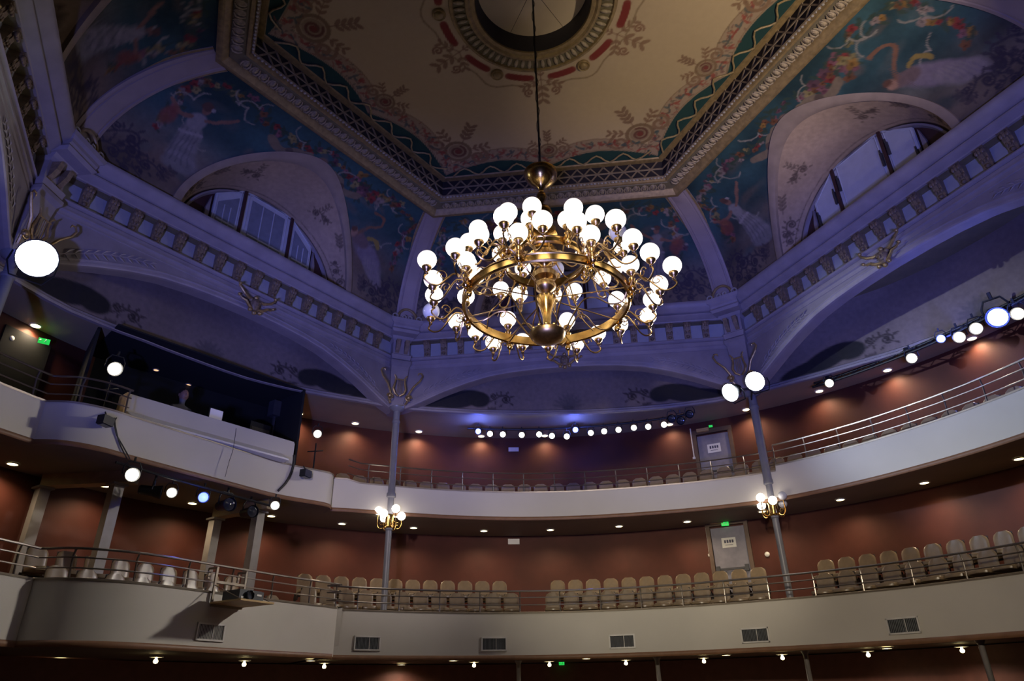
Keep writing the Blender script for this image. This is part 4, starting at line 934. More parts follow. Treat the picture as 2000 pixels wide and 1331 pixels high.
# bar slung under the projecting box of the upper balcony
bar([Vector(p) for p in ((-7.95, 2.35, 3.92), (-7.55, 3.4, 3.92), (-7.0, 4.6, 3.90), (-6.4, 5.8, 3.88))], 'black lighting bar slung under the projecting booth balcony', .025)
for x, y, k, lab, sc in ((258, 928, 'w', 'white spotlight at the outer end of the bar under the booth', 1.15), (335, 963, 'w', 'white spotlight in the middle of the bar under the booth', .9), (397, 972, 'b', 'blue spotlight on the bar under the booth', 1.0), (537, 988, 'w', 'white spotlight at the inner end of the bar under the booth', .85), (447, 986, 'd', 'unlit black spotlight with square lens under the booth', 1.3), (310, 962, 'd', 'unlit black spotlight turned sideways under the booth', 1.2), (492, 1000, 'd', 'unlit black spotlight against the booth post', 1.2)):
    P = on_z(x, y, 3.72); stage_light(P, {'w': 'white_lens', 'b': 'blue_lens', 'd': 'darklens'}[k], lab, 'spotlights under the booth', None if k != 'd' else (P.x+5, P.y+(3 if x < 400 else -3), P.z-.4), sc, 5)
# lamps on stands in the upper tier, beside the booth
def stand_lamp(P, zf, label, sc):
    t = stage_light(P, 'white_lens', label, None, None, sc); b = MB(); b.tube([Vector((P.x, P.y, P.z-.25)), Vector((P.x, P.y, zf))], .02, 6); b.build('stand_pole', M['black'], t)
    for k in range(3):
        b = MB(); e = pol(.35, 30+120*k); b.tube([Vector((P.x, P.y, zf+.5)), Vector((P.x+e.x, P.y+e.y, zf))], .014, 5); b.build('stand_leg', M['black'], t)
    b = MB(); b.tube([Vector((P.x-.2, P.y, P.z-.45)), Vector((P.x+.2, P.y, P.z-.45))], .015, 5); b.build('stand_crossbar', M['black'], t)
stand_lamp(on_cyl(224, 721, 9.25), 4.40, 'white spotlight on a stand behind the curved rail of the booth', 1.3)
stand_lamp(on_cyl(620, 848, 9.35), 4.40, 'white spotlight on a stand between the booth and the slim column', .95)
b = MB(); P = on_cyl(612, 850, 9.45)

# ------------------------------------------------------------------ recessed downlights
b = MB(); b.lathe([(.12, .0), (.12, -.014), (.09, -.018), (.088, .0)], 20, cap=False); DR = b.mesh('rim', M['white'])
b = MB(); b.lathe([(.088, -.010), (.001, -.02)], 18); DL = b.mesh('lamp_face', M['warm'])
b = MB(); b.lathe([(.02, -.004), (.018, -.04), (.036, -.06), (.042, -.085), (.03, -.11), (.001, -.118)], 14); BL = b.mesh('bulb', M['warm'])
DLA = DL.copy(); DLA.materials.clear(); DLA.materials.append(M['amber'])
def downlight(P, label, group, energy, cone=148, bulb=False, col=(1, .76, .48), amber=False):
    t = thing('downlight', label, 'downlight', P, group); m = Matrix.Translation(P) @ Matrix.Scale(.6 if amber else 1, 4)
    kid(DR, 'rim', t, m); kid(DLA if amber else BL if bulb else DL, 'bulb' if bulb else 'lamp_face', t, m)
    if energy: spot('downlight_beam', Vector(P)-Vector((0, 0, .03 if not bulb else .12)), Vector(P)-Vector((0, 0, 1)), energy, col, cone, .9, .04, t)
for i, (x, y) in enumerate(((25, 906), (205, 949), (376, 983), (530, 1008), (668, 1023), (808, 1031), (945, 1037), (1075, 1035), (1209, 1028), (1342, 1019), (1489, 999), (1641, 976), (1805, 943), (1990, 896))):
    P = on_z(x, y, 4.125); downlight(P, '%s downlight from the booth side in the ceiling under the upper balcony' % ORD[i], 'downlights under the upper balcony', 85)
for i, (x, y) in enumerate(((70, 636), (585, 808), (694, 827), (818, 843), (940, 852), (1064, 851), (1308, 829), (1457, 800), (1600, 764), (1733, 723), (1898, 661))):
    P = on_z(x, y, 7.015); downlight(P, '%s downlight from the booth side in the top gallery ceiling' % ORD[i], 'downlights in the top gallery ceiling', 85 if i not in (4, 5, 6) else 45)
for i, (x, y) in enumerate(((305, 723), (368, 752))):
    P = on_z(x, y, 6.96); downlight(P, ('small amber lamp in the booth ceiling near the stand spotlight', 'small amber lamp in the booth ceiling above the seated person')[i], 'booth lamps', .12, 90, False, (1, .6, .3), True)
for i, (x, y, two) in enumerate(((118, 1288, 0), (306, 1283, 1), (478, 1290, 1), (607, 1290, 0), (634, 1295, 1), (784, 1298, 0), (885, 1290, 0), (926, 1293, 1), (1073, 1292, 1), (1145, 1286, 0), (1222, 1289, 1), (1374, 1285, 1), (1418, 1279, 0), (1527, 1278, 1), (1694, 1272, 1), (1732, 1266, 0), (1877, 1263, 1))):
    P = on_z(x, y, .86 if not two else .83); downlight(P, '%s bare lamp from the booth side under the lower balcony' % ORD[i], 'lamps under the lower balcony', 45, 160, bool(two), (1, .85, .65))

# ------------------------------------------------------------------ seats
def seat_meshes():
    # local: +y faces the stage, origin on the floor under the backrest
    rows = []
    for j in range(11):
        t = j/10; z = .36+.50*t; hw = .188*(1 if t < .72 else math.sqrt(max(.0, 1-((t-.72)/.30)**2.6)))
        hw = max(hw, .09); y0 = -.02-.07*t
        rows.append([(hw*math.sin(a)*1.0, y0+.05*math.cos(a)*(.6 if math.cos(a) > 0 else 1)+.035*(1-abs(math.sin(a)))*(-.6 if math.cos(a) > 0 else 0), z) for a in np.linspace(0, 2*PI, 17)[:-1]])
    b = MB(); b.grid(rows, False, True); b.f.append(tuple(range(16))[::-1]); b.f.append(tuple(160+k for k in range(16))); back = b.mesh('backrest', M['leather'])
    rows = []
    for z, g_ in ((.385, .9), (.395, 1.0), (.44, 1.02), (.462, .96), (.47, .8)):
        pts = []
        for x, y in ((-.19, .03), (-.205, .15), (-.205, .30), (-.18, .40), (-.11, .445), (0, .46), (.11, .445), (.18, .40), (.205, .30), (.205, .15), (.19, .03)): pts.append((x*g_, .24+(y-.24)*g_, z))
        rows.append(pts)
    b = MB(); b.grid(rows, False, True); b.f.append(tuple(range(11))); b.f.append(tuple(44+k for k in range(11))); pan = b.mesh('seat', M['leather'])
    b = MB()
    b.box((0, .10, .28), (.018, .30, .10)); b.box((0, .08, .13), (.018, .05, .26)); b.box((0, .10, .012), (.04, .30, .024))
    fr_ = b.mesh('side_frame', M['seatdark'], False)
    b = MB(); b.grid([[(x, -.075-.06*(z-.4)/.45, z) for z in (.38, .84)] for x in np.linspace(-.17, .17, 4)]); b.box((0, -.06, .36), (.42, .03, .06)); shell = b.mesh('back_shell', M['seatdark'], False)
    return back, pan, fr_, shell
SB, SP, SF, SS = seat_meshes()
def seat(P, face, label, group):
    a = math.atan2(face.y, face.x)-PI/2
    sd = .215; t = thing('theatre_seat', label, 'seat', P, group, a)
    for nm, me in (('backrest', SB), ('seat', SP), ('side_frame', SF), ('side_frame', SF), ('back_shell', SS)):
        o = bpy.data.objects.new(nm, me); COL.objects.link(o); o.parent = t
        if nm == 'side_frame': o.location.x = sd; sd = -sd
def seat_row(r, ths, z, fmt, group):
    for i, th in enumerate(ths):
        P = pol(r, th, z); seat(P, Vector((-P.x, -P.y, 0)), fmt % ORD[i], group)
seat_row(9.33, [100.3+2.71*k for k in range(12)], 1.545, '%s tan seat from the aisle in the front row of the lower left block', 'lower tier seats')
seat_row(10.12, [101.7+2.52*k for k in range(12)], 1.95, '%s tan seat from the aisle in the back row of the lower left block', 'lower tier seats')
seat_row(9.33, [94.0-2.745*k for k in range(12)], 1.545, '%s tan seat from the centre aisle in the front row of the lower middle block', 'lower tier seats')
seat_row(10.12, [93.2-2.57*k for k in range(12)], 1.95, '%s tan seat from the centre aisle in the back row of the lower middle block', 'lower tier seats')
seat_row(9.40, [55.3-2.8*k for k in range(11)], 1.545, '%s tan seat from the floodlight column in the front row of the lower right block', 'lower tier seats')
seat_row(10.15, [56.2-2.57*k for k in range(11)], 1.95, '%s tan seat from the floodlight column in the back row of the lower right block', 'lower tier seats')
seat_row(9.92, [128.5-2.56*k for k in range(42)], 4.46, '%s tan seat from the booth in the upper tier', 'upper tier seats')
# risers under the seat rows
b = MB()
for r0, r1, z in ((8.75, 9.65, 1.545), (9.65, 11.0, 1.95)):
    b.grid([[pol(r0, t, 1.45), pol(r0, t, z), pol(r1, t, z)] for t in np.arange(20, 131, 3.0)])
rs_ = b.build('step', M['carpet'], bal1)
b = MB(); b.grid([[pol(9.45, t, 4.40), pol(9.45, t, 4.46), pol(11.0, t, 4.46)] for t in np.arange(18, 131, 3.0)]); b.build('step', M['carpet'], bal2)
# seats in the projecting box of the lower balcony
nb = Vector((.907, -.42, 0)); tb = Vector((.42, .907, 0))
for i in range(10):
    P = Vector((-8.62, 2.55, 1.34))+tb*(.52*i); seat(P, nb, '%s tan seat from the outer end in the front row of the box' % ORD[i], 'box seats')
for i in range(9):
    P = Vector((-9.34, 2.85, 1.74))+tb*(.52*i); seat(P, nb, '%s tan seat from the outer end in the back row of the box' % ORD[i], 'box seats')
b = MB(); b.prism([Vector((-8.95, 2.2, 1.2)), Vector((-6.9, 6.6, 1.2)), Vector((-7.6, 7.6, 1.2)), Vector((-10.2, 2.6, 1.2))], (0, 0, .54)); b.build('step', M['carpet'], bal1, False)
# ------------------------------------------------------------------ posts and beams carrying the booth balcony
def post(P, z0, z1, label, w=.20):
    b = MB(); r = Matrix.Rotation(rad(-25), 3, 'Z'); b.box((P[0], P[1], (z0+z1)/2), (w, w, z1-z0), r); b.box((P[0], P[1], z0+.01), (w+.12, w+.12, .02), r); b.box((P[0], P[1], z1-.02), (w+.10, w+.10, .04), r)
    return tag(b.build('steel_post', M['post'], None, False), label, 'post')
PO = {k: on_z(x, y, z) for k, (x, y, z) in {'f1': (228, 950, 3.86), 'f2': (505, 1003, 3.86), 'b1': (70, 965, 3.80), 'b2': (420, 1022, 3.80)}.items()}
for k, lab in (('f1', 'grey steel post at the front of the box, nearer the left end'), ('f2', 'grey steel post at the front of the box, behind the projector'), ('b1', 'grey steel post at the back of the box, farthest left'), ('b2', 'grey steel post at the back wall between the two beams')):
    p = PO[k]; q_ = Vector((p.x, p.y)); 
    if q_.length > 10.85: q_ = q_*(10.85/q_.length)
    post((q_.x, q_.y), 1.2, 3.90, lab); PO[k] = Vector((q_.x, q_.y, 0))
for a_, c_, lab in (('f1', 'b1', 'tan beam under the booth balcony, outer one'), ('f2', 'b2', 'tan beam under the booth balcony, inner one')):
    A_, B_ = PO[a_], PO[c_]; d = (A_-B_); L = d.length; d.normalize(); A_ = A_+d*.35; L += .35; mid = (A_+B_)/2
    b = MB(); b.box((mid.x, mid.y, 4.02), (L, .24, .24), Matrix.Rotation(math.atan2(d.y, d.x), 3, 'Z')); tag(b.build('soffit_beam', M['beam'], None, False), lab, 'beam')
for x, y, lab in ((1013, 1315, 'thin dark post under the lower balcony beside the green lamp'), (1286, 1315, 'thin dark post under the lower balcony right of the green lamp'), (1578, 1305, 'thin brown post under the lower balcony below the floodlight column'), (1928, 1300, 'leaning thin brown post under the lower balcony at the far end')):
    P = on_cyl(x, y, 8.9); b = MB(); b.lathe([(.07, -1.6), (.05, -1.5), (.05, .78), (.09, .86)], 12, (P.x, P.y, 0)); tag(b.build('stall_post', M['post']), lab, 'post')
b = MB(); b.grid([[pol(10.6, t, z) for z in (-1.6, .86)] for t in np.arange(10, 181, 4.0)])
structure(b.build('wall_stalls', M['stall_wall']), 'dark wall of the stalls under the lower balcony')

# ------------------------------------------------------------------ technical booth on the upper balcony
bt = thing('control_booth', 'black control booth with cream front panel on the upper balcony', 'booth', (-7.4, 4.5, 4.4))
A_, B_ = Vector((-8.44, 2.82, 0)), Vector((-6.38, 6.08, 0)); d = (B_-A_).normalized(); nin = Vector((d.y, -d.x, 0))   # nin points to the hall
b = MB(); b.prism([zz(A_, 4.96), zz(B_, 4.96), zz(B_, 5.50), zz(A_, 5.50)], nin*-.10); fp = b.build('front_panel', M['parapet'], bt, False)
b = MB(); A2 = A_+d*.06; b.prism([zz(A2, 4.88), zz(A2+nin*.34, 4.91), zz(A2+nin*.34, 4.95), zz(A2, 5.15)], B_-d*.30-A2); b.build('ledge', M['white'], bt, False)
b = MB(); b.box(zz(A_-d*.03+nin*-.02, 5.18), (.05, .34, .56), Matrix.Rotation(math.atan2(d.y, d.x), 3, 'Z')); b.build('end_board', M['plywood'], bt, False)
b = MB(); b.prism([zz(B_, 4.96), zz(B_+d*.02, 4.96), zz(B_+d*.02, 5.47), zz(B_, 5.47)], nin*-.5); b.build('end_return', M['parapet'], bt, False)
out = -nin
b = MB(); q0, q1 = A_-d*.2+out*2.2, B_+d*.25+out*1.9; b.prism([zz(q0, 4.4), zz(q1, 4.4), zz(q1, 7.0), zz(q0, 7.0)], out*.05); b.build('back_wall', M['blackcloth'], bt, False)
e0, e1 = B_+d*.22+out*.25, B_+d*.25+out*1.95; b = MB(); b.prism([zz(e0, 4.4), zz(e1, 4.4), zz(e1, 7.0), zz(e0, 7.0)], d*.06); b.build('side_wall', M['blackcloth'], bt, False)
e0, e1 = A_-d*.55+out*.75, A_-d*.2+out*2.25; b = MB(); b.prism([zz(e0, 4.4), zz(e1, 4.4), zz(e1, 7.0), zz(e0, 7.0)], d*-.06); b.build('side_wall', M['blackcloth'], bt, False)
b = MB(); b.prism([zz(A_-d*.4+out*.3, 7.0), zz(B_+d*.2+out*.25, 7.0), zz(B_+d*.25+out*1.95, 7.0), zz(A_-d*.2+out*2.25, 7.0)], Vector((0, 0, -.03))); b.build('booth_ceiling', M['blackcloth'], bt, False)
b = MB(); b.prism([zz(A_+d*.05+out*.15, 5.12), zz(B_-d*.1+out*.15, 5.12), zz(B_-d*.1+out*.75, 5.12), zz(A_+d*.05+out*.75, 5.12)], Vector((0, 0, .04))); b.build('desk_top', M['black'], bt, False)
def on_plane(x, y, A, nrm):
    dd = ray(x, y); t = (A-CAM).dot(nrm)/dd.dot(nrm); return CAM+dd*t
RZ = Matrix.Rotation(math.atan2(d.y, d.x), 3, 'Z')
def booth_pt(x, y, depth): return on_plane(x, y, zz(A_, 0)+out*depth, nin)
# monitor, mixing console, equipment rack, speaker, violet strip
P = booth_pt(421, 812, .55); t = thing('monitor', 'pale lit monitor standing on the booth desk', 'monitor', zz(P, 5.16))
b = MB(); b.box(zz(P, P.z), (.34, .03, .30), RZ); b.build('monitor_body', M['black'], t, False); b = MB(); b.box(zz(P, P.z)+nin*.02, (.30, .006, .26), RZ); b.build('monitor_screen', M['screen'], t, False); b = MB(); b.box(zz(P, 5.22)+out*.02, (.06, .05, .2), RZ); b.build('monitor_stand', M['black'], t, False)
P = booth_pt(318, 788, .5); t = thing('mixing_console', 'dark blue mixing console on the booth desk beside the seated person', 'console', zz(P, 5.16))
b = MB(); b.prism([zz(P-d*.32+out*.25, 5.16), zz(P-d*.32+nin*.2, 5.16), zz(P-d*.32+nin*.2, 5.25), zz(P-d*.32+out*.25, 5.55)], d*.64); b.build('console_body', mat('console_blue', (.02, .03, .07), .4), t, False)
b = MB()
for k in range(8): b.box(zz(P-d*(.26-.07*k)+out*.02, 5.42), (.02, .02, .05), RZ)
b.build('fader', M['white'], t, False)
P = booth_pt(500, 825, 1.2); t = thing('equipment_rack', 'dark equipment rack in the booth behind the violet strip', 'rack', zz(P, 4.4))
b = MB(); b.box(zz(P, 5.25), (.55, .5, 1.7), RZ); b.build('rack_body', M['black'], t, False)
for k in range(4):
    b = MB(); b.box(zz(P+nin*.255, 4.75+.36*k), (.48, .01, .28), RZ); b.build('rack_panel', mat('rack_panel_%d' % k, ((.05, .045, .06), (.08, .06, .05), (.04, .035, .06), (.09, .08, .07))[k], .5), t, False)
P = booth_pt(507, 835, .9); b = MB(); b.box(zz(P, 5.5), (.05, .05, .6), RZ); tag(b.build('light_strip', M['violet'], None, False), 'upright violet light strip inside the booth', 'light strip')
P = booth_pt(538, 800, 1.3); b = MB(); b.box(zz(P, P.z), (.26, .25, .4), RZ); b.box(zz(P, (P.z+4.4)/2), (.05, .05, P.z-4.4), RZ); tag(b.build('loudspeaker', mat('speaker_grey', (.05, .05, .06), .6), None, False), 'dark grey loudspeaker on a pole inside the booth', 'loudspeaker')
# person at the desk
P = booth_pt(358, 775, .95); HZ = P.z; base = zz(P, 0)
pv = [(0, 0, -.95), (0, 0, -.62), (0, 0, -.36), (0, 0, -.22), (0, 0, -.13), (0, .01, -.02), (0, .01, .06), (.19, 0, -.30), (.24, .06, -.52), (.16, .30, -.60), (.13, .38, -.60), (-.19, 0, -.30), (-.24, .06, -.52), (-.16, .30, -.60), (-.13, .38, -.60), (.10, .0, -.98), (.12, .42, -.96), (.12, .44, -1.34), (-.10, 0, -.98), (-.12, .42, -.96), (-.12, .44, -1.34)]
pe = [(0, 1), (1, 2), (2, 3), (3, 4), (4, 5), (5, 6), (2, 7), (7, 8), (8, 9), (9, 10), (2, 11), (11, 12), (12, 13), (13, 14), (0, 15), (15, 16), (16, 17), (0, 18), (18, 19), (19, 20)]
pr = [.17, .16, .15, .06, .06, .095, .075, .075, .055, .042, .035, .075, .055, .042, .035, .10, .08, .055, .10, .08, .055]
me = bpy.data.meshes.new('person'); me.from_pydata(pv, pe, []); me.materials.append(M['cloth'])
pr_o = bpy.data.objects.new('person', me); COL.objects.link(pr_o)
a0 = math.atan2(nin.y, nin.x)-PI/2; pr_o.location = zz(base, HZ); pr_o.rotation_euler = (0, 0, a0)
tag(pr_o, 'person in a grey shirt sitting at the booth desk', 'person')
sk = pr_o.modifiers.new('skin', 'SKIN'); 
for i, r_ in enumerate(pr): me.skin_vertices[0].data[i].radius = (r_, r_)
me.skin_vertices[0].data[0].use_root = True
sb = pr_o.modifiers.new('subd', 'SUBSURF'); sb.levels = 2; sb.render_levels = 2
def pk(b, name, m_): 
    o = bpy.data.objects.new(name, b.mesh(name, m_)); COL.objects.link(o); o.parent = pr_o
b = MB(); b.ball((0, .015, .03), .115, 16, 12, (.86, 1.0, 1.22)); b.ball((0, .13, .015), .02, 8, 6, (.8, 1, 1.5)); b.ball((0, .115, -.045), .03, 8, 5, (1.1, .5, .35))
for s_ in (-1, 1): b.ball((s_*.04, .108, .045), .014, 8, 6); b.ball((s_*.102, .0, .02), .028, 8, 6, (.4, .8, 1.3))
pk(b, 'face', M['skin']); b = MB(); b.ball((0, -.012, .075), .118, 16, 10, (.92, 1.02, 1.02)); pk(b, 'hair', M['hair'])
for s_ in (-1, 1):
    b = MB(); b.ball((s_*.125, .42, -.60), .042, 10, 6, (1, 1.1, .45))
    for k in range(4): x = s_*(.098+.018*k); b.tube([(x, .445, -.60), (x, .49+.006*(2-abs(k-1)), -.603), (x, .512+.006*(2-abs(k-1)), -.618)], [.010, .009, .007], 6)
    b.tube([(s_*.09, .40, -.60), (s_*.07, .44, -.603), (s_*.068, .465, -.61)], [.011, .010, .008], 6); pk(b, 'hand', M['skin'])
P = base; b = MB(); b.box(zz(P+out*.02, HZ-1.12), (.42, .42, .08), RZ); b.box(zz(P+out*.24, HZ-.78), (.38, .05, .4), RZ); b.tube([zz(P, HZ-1.15), zz(P, 4.45)], .03, 6); b.box(zz(P, 4.43), (.5, .5, .05), RZ)
tag(b.build('office_chair', M['black'], None, False), 'black chair under the person in the booth', 'chair')

# ------------------------------------------------------------------ doors, signs, plates on the gallery wall
def wall_frame(th, z): return frame(th, WR, 0, z)
def door(th, z0, n_, lab, sign):
    m = wall_frame(th, z0); T = lambda x, y, z: m @ Vector((x, y, z)); r3 = m.to_3x3()
    b = MB(); b.box(T(0, -.05, 1.03), (.86, .06, 2.06), r3); dr = structure(b.build('door_%d' % n_, M['door'], None, False), lab)
    b = MB()
    for x in (-.49, .49): b.box(T(x, -.06, 1.06), (.10, .12, 2.12), r3)
    b.box(T(0, -.06, 2.17), (1.10, .12, .12), r3); b.build('door_frame', M['doorframe'], dr, False)
    b = MB(); b.box(T(0, -.13, 1.0), (.74, .03, .05), r3)
    for x in (-.36, .36): b.box(T(x, -.12, 1.0), (.09, .08, .16), r3)
    b.build('push_bar', M['ironmongery'], dr, False)
    b = MB(); b.box(T(0, -.085, 1.66), (.36, .006, .25), r3); sg = b.build('paper_sign', M['white'], dr, False)
    # dark print on the sheet, too small to read in the photograph: block of letters and a line below
    b = MB()
    for k, x in enumerate((-.10, -.035, .03, .095)):
        b.box(T(x, -.0895, 1.69), (.045, .002, .075), r3)
    b.box(T(0, -.0895, 1.60), (.2, .002, .012), r3); b.build('sign_print', M['ink'], sg, False)
    b = MB(); b.box(T(.22, -.16, 2.20), (.34, .10, .09), r3); b.build('door_closer', M['plywood'], dr, False)
    return dr
door(69.0, 1.95, 1, 'grey exit door at the back of the lower tier', 'exit')
door(69.0, 4.52, 2, 'grey exit door at the back of the upper tier', 'exit')
def plate(th, z, w_, h_, m_, name, lab, cat, dp=.05, grp=None):
    m = wall_frame(th, z); b = MB(); b.box(m @ Vector((0, -dp/2-.01, 0)), (w_, dp, h_), m.to_3x3()); t = thing(name, lab, cat, m @ Vector((0, 0, 0)), grp)
    b.build('plate_body', m_, t, False)
    b = MB(); b.box(m @ Vector((0, -dp-.013, 0)), (w_*.8, .006, h_*.55), m.to_3x3()); b.build('plate_face', M['white'] if m_ != M['green_sign'] else M['green_sign'], t, False); return t
plate(99.1, 6.66, .30, .12, M['white'], 'emergency_light', 'white emergency light box on the upper tier wall', 'lamp')
plate(99.3, 3.98, .32, .15, M['white'], 'emergency_light', 'white emergency light box on the lower tier wall', 'lamp')
def exit_sign(P, sc, lab):
    P = Vector(P); e = Vector((CAM.x-P.x, CAM.y-P.y, 0)).normalized(); r3 = Matrix.Rotation(math.atan2(e.y, e.x)-PI/2, 3, 'Z')
    t = thing('exit_sign', lab, 'sign', P, 'green exit signs'); b = MB(); b.box(P, (.34*sc, .05, .17*sc), r3); b.build('sign_body', M['green_sign'], t, False)
    b = MB(); q_ = P+e*.03   # running figure, door and arrow
    b.ball(q_+r3 @ Vector((-.05*sc, 0, .055*sc)), .016*sc, 6, 5); 
    for p in (((-.05, .04), (-.035, -.005)), ((-.035, -.005), (-.07, -.055)), ((-.035, -.005), (0, -.05)), ((-.05, .03), (-.085, .005)), ((-.05, .03), (-.015, .015)), ((.06, 0), (.13, 0)), ((.13, 0), (.10, .03)), ((.13, 0), (.10, -.03))):
        b.tube([q_+r3 @ Vector((x*sc, 0, z*sc)) for x, z in p], .008*sc, 4)
    b.build('sign_pictogram', M['white'], t, False)
exit_sign(on_cyl(1416, 1024, 10.9), .55, 'green exit sign over the lower tier door'); exit_sign(on_cyl(1388, 833, 10.9), .3, 'small green exit sign over the upper tier door')
exit_sign(on_cyl(86, 667, 10.8), .6, 'green exit sign by the booth in the upper tier'); exit_sign(on_cyl(1097, 1297, 10.4), .4, 'green exit sign in the dark stalls')
for x, y, r_, lab in ((1498, 1083, .06, 'small round grey alarm on the wall beside the lower exit door'), (24, 661, .07, 'small round white alarm on the upper tier wall left of the exit sign')):
    P = on_cyl(x, y, 11.0); b = MB(); m = frame(math.degrees(math.atan2(P.y, P.x)), 11.04, 0, P.z); b.lathe([(r_, 0), (r_, .03), (r_*.6, .045), (.001, .05)], 14, m.translation, m.to_3x3() @ Matrix.Rotation(PI/2, 3, 'X')); tag(b.build('wall_alarm', M['white']), lab, 'alarm')
for (x0, y0), (x1, y1), lab in (((1378, 1027), (1386, 1085), 'thin white conduit on the wall beside the lower exit door'), ((1348, 838), (1360, 895), 'thin white conduit on the wall beside the upper exit door')):
    p, q_ = on_cyl(x0, y0, 11.0), on_cyl(x1, y1, 11.0); q_.x, q_.y = p.x, p.y; b = MB(); b.tube([p, q_], .018, 6); b.box(q_, (.08, .06, .06)); tag(b.build('wall_conduit', M['white']), lab, 'conduit')
# dark doorway and pier in the upper tier at the far left
m = wall_frame(166.8, 4.5); b = MB(); b.box(m @ Vector((0, -.03, 1.15)), (1.0, .05, 2.3), m.to_3x3()); structure(b.build('door_3', M['blackcloth'], None, False), 'dark doorway in the upper tier below the exit sign')
# ------------------------------------------------------------------ air vents in the lower balcony front
def vent(P, nrm, w_, h_, lab, light):
    th = math.degrees(math.atan2(nrm.y, nrm.x)); m = frame(th, 0, 0, 0); m.translation = P; T = lambda x, y, z: m @ Vector((x, y, z)); r3 = m.to_3x3()
    t = thing('air_vent', lab, 'vent', P, 'vents in the balcony front')
    b = MB(); 
    for x in (-1, 1): b.box(T(x*w_/2, -.012, 0), (.03, .03, h_+.03), r3)
    for z in (-1, 1): b.box(T(0, -.012, z*h_/2), (w_+.03, .03, .03), r3)
    b.box(T(-w_*.08, -.010, 0), (.012, .02, h_), r3); b.build('vent_frame', M['ventframe'], t, False)
    b = MB(); b.box(T(0, -.002, 0), (w_, .008, h_), r3); b.build('vent_back', M['black'], t, False)
    b = MB(); n_ = 18
    for k in range(n_): b.box(T(-w_/2+w_*(k+.5)/n_, -.008, 0), (.015, .012, h_*.96), r3 @ Matrix.Rotation(.6 if light else -.6, 3, 'Z'))
    o = b.build('vent_louvre', M['ventframe'] if light else M['vent'], t, False); o['kind'] = 'stuff'
def hit_path(x, y, P, z=None):
    # intersection of the viewing ray with the balcony front (vertical surface over the plan path)
    dd = ray(x, y); best = None
    for a_, b_ in zip(P[:-1], P[1:]):
        ex, ey = b_.x-a_.x, b_.y-a_.y; det = dd.x*-ey+ex*dd.y
        if abs(det) < 1e-9: continue
        rx, ry = a_.x-CAM.x, a_.y-CAM.y; t = (rx*-ey+ex*ry)/det; u = (dd.x*ry-dd.y*rx)/det
        if 0 <= u <= 1 and t > 0 and (best is None or t < best[0]): best = (t, a_, b_)
    t, a_, b_ = best; e = Vector((b_.x-a_.x, b_.y-a_.y, 0)).normalized(); nn = Vector((e.y, -e.x, 0)); p = CAM+dd*t
    if nn.dot(Vector((p.x, p.y, 0))) < 0: nn = -nn
    return p, nn
for i, (x, y, lt) in enumerate(((410, 1240, 1), (717, 1259, 0), (965, 1259, 0), (1215, 1253, 0), (1475, 1243, 0), (1765, 1225, 0))):
    p, nn = hit_path(x, y, P1); p = zz(p, 1.16); vent(p, nn, .54, .26, '%s air vent from the projector in the beige balcony front' % ORD[i], lt)
# ------------------------------------------------------------------ projector on its bracket
p, nn = hit_path(440, 1178, P1); e = Vector((-nn.y, nn.x, 0)); r3 = Matrix(((e.x, -nn.x, 0), (e.y, -nn.y, 0), (0, 0, 1)))   # x along front, y into the hall
Q = zz(p, 1.62); T = lambda x, y, z: Q+r3 @ Vector((x, y, z))
t = thing('projector_bracket', 'plywood shelf hung by metal hooks over the balcony rail', 'bracket', Q)
b = MB(); b.box(T(0, .46, 0), (.72, .80, .03), r3); b.build('shelf', M['plywood'], t, False)
for x in (-.32, .32):
    b = MB(); b.box(T(x, .05, .28), (.04, .03, .62), r3); b.box(T(x, -.05, .60), (.04, .24, .03), r3); b.box(T(x, -.16, .52), (.04, .03, .18), r3); b.tube([T(x, .06, .30), T(x, .80, .02)], .008, 4); b.build('hook', M['coping'], t, False)
b = MB(); b.box(T(0, .05, .36), (.66, .03, .04), r3); b.box(T(0, .05, -.03), (.66, .03, .05), r3); b.build('crossbar', M['coping'], t, False)
t = thing('projector', 'black video projector on the plywood shelf of the balcony front', 'projector', T(0, .5, .015))
b = MB(); b.box(T(.02, .48, .10), (.52, .44, .16), r3); b.box(T(.02, .48, .185), (.46, .38, .02), r3); b.build('projector_body', mat('projector_grey', (.03, .035, .045), .4), t, False)
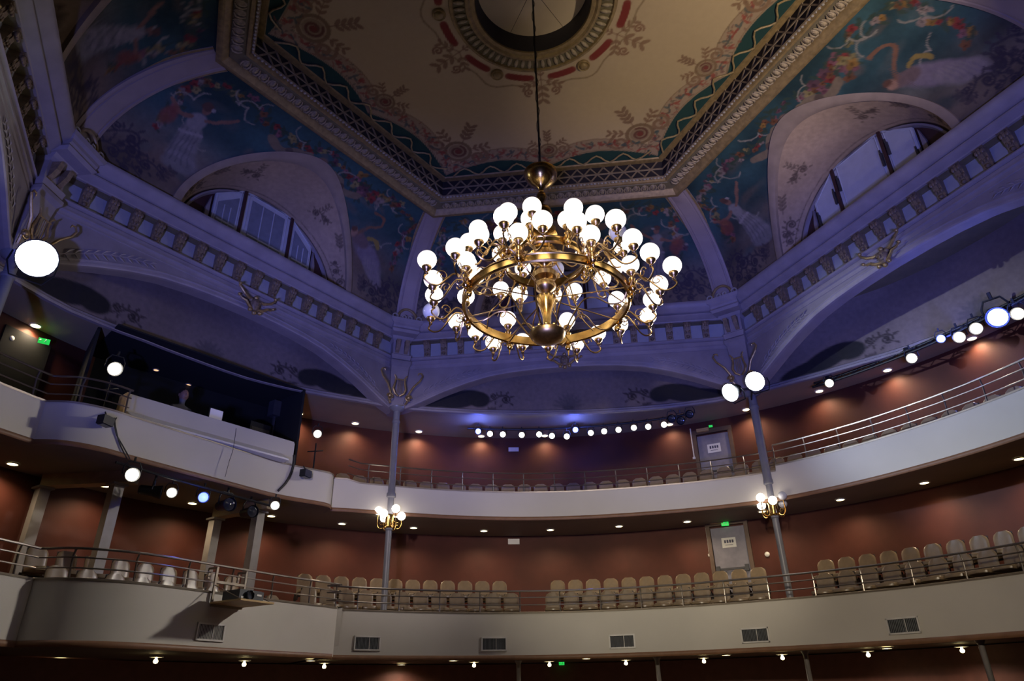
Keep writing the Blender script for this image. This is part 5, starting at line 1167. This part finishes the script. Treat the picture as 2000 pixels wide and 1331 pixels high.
b = MB(); mm = r3 @ Matrix.Rotation(-PI/2, 3, 'X'); b.lathe([(.085, 0), (.085, .05), (.07, .06), (.065, .03), (.001, .025)], 18, T(.08, .70, .10), mm); b.build('projector_lens', M['darklens'], t)
b = MB(); b.box(T(-.14, .705, .12), (.10, .008, .03), r3); b.box(T(.22, .705, .06), (.05, .008, .03), r3); b.build('projector_badge', M['white'], t, False)
b = MB(); b.tube(smooth_path([T(-.25, .35, .12), T(-.32, .25, .05), T(-.26, .15, .10), T(-.34, .10, .25), T(-.28, .05, .1), T(-.36, .02, .45)], 4), .012, 5); tag(b.build('cable_loop', M['rubber']), 'black cable bundle beside the projector', 'cable')
# ------------------------------------------------------------------ small floods and cables on the booth balcony
def small_flood(x, y, lab):
    p, nn = hit_path(x, y, P2); p = p-nn*.16; t = thing('small_floodlight', lab, 'floodlight', p); r = Matrix.Rotation(math.atan2(nn.y, nn.x)+.5, 3, 'Z')
    b = MB(); b.box(p, (.16, .24, .16), r); b.build('housing', M['black'], t, False); b = MB(); b.box(p+nn*.0+Vector((0, 0, -.09)), (.12, .20, .01), r); b.build('glass', M['darklens'], t, False)
    b = MB(); b.tube([p+Vector((0, 0, .05)), p+nn*.08+Vector((0, 0, .14)), p+nn*.17+Vector((0, 0, .22))], .015, 5); b.build('bracket_arm', M['black'], t)
small_flood(200, 827, 'small black floodlight on the booth balcony front near the plywood board'); small_flood(591, 929, 'small black floodlight at the rounded end of the booth balcony')
def cable(pts, lab, P=P2, off=.03, r=.012):
    q_ = []
    for x, y in pts: p, nn = hit_path(x, y, P); q_.append(p-nn*off)
    b = MB(); b.tube(smooth_path(q_, 4), r, 5); tag(b.build('hanging_cable', M['rubber']), lab, 'cable')
cable([(222, 817), (224, 835), (230, 862), (240, 885), (247, 897)], 'black cable hanging below the plywood board on the booth front')
cable([(226, 817), (222, 828), (226, 850), (238, 872), (252, 897)], 'second black cable hanging beside the plywood board')
cable([(573, 890), (572, 908), (566, 928), (556, 945), (542, 960)], 'thick black cable hanging at the inner end of the booth front', P2, .03, .03)
cable([(452, 840), (446, 880), (438, 905), (430, 935)], 'thin dark wire down the middle of the booth front', P2, .16, .006)
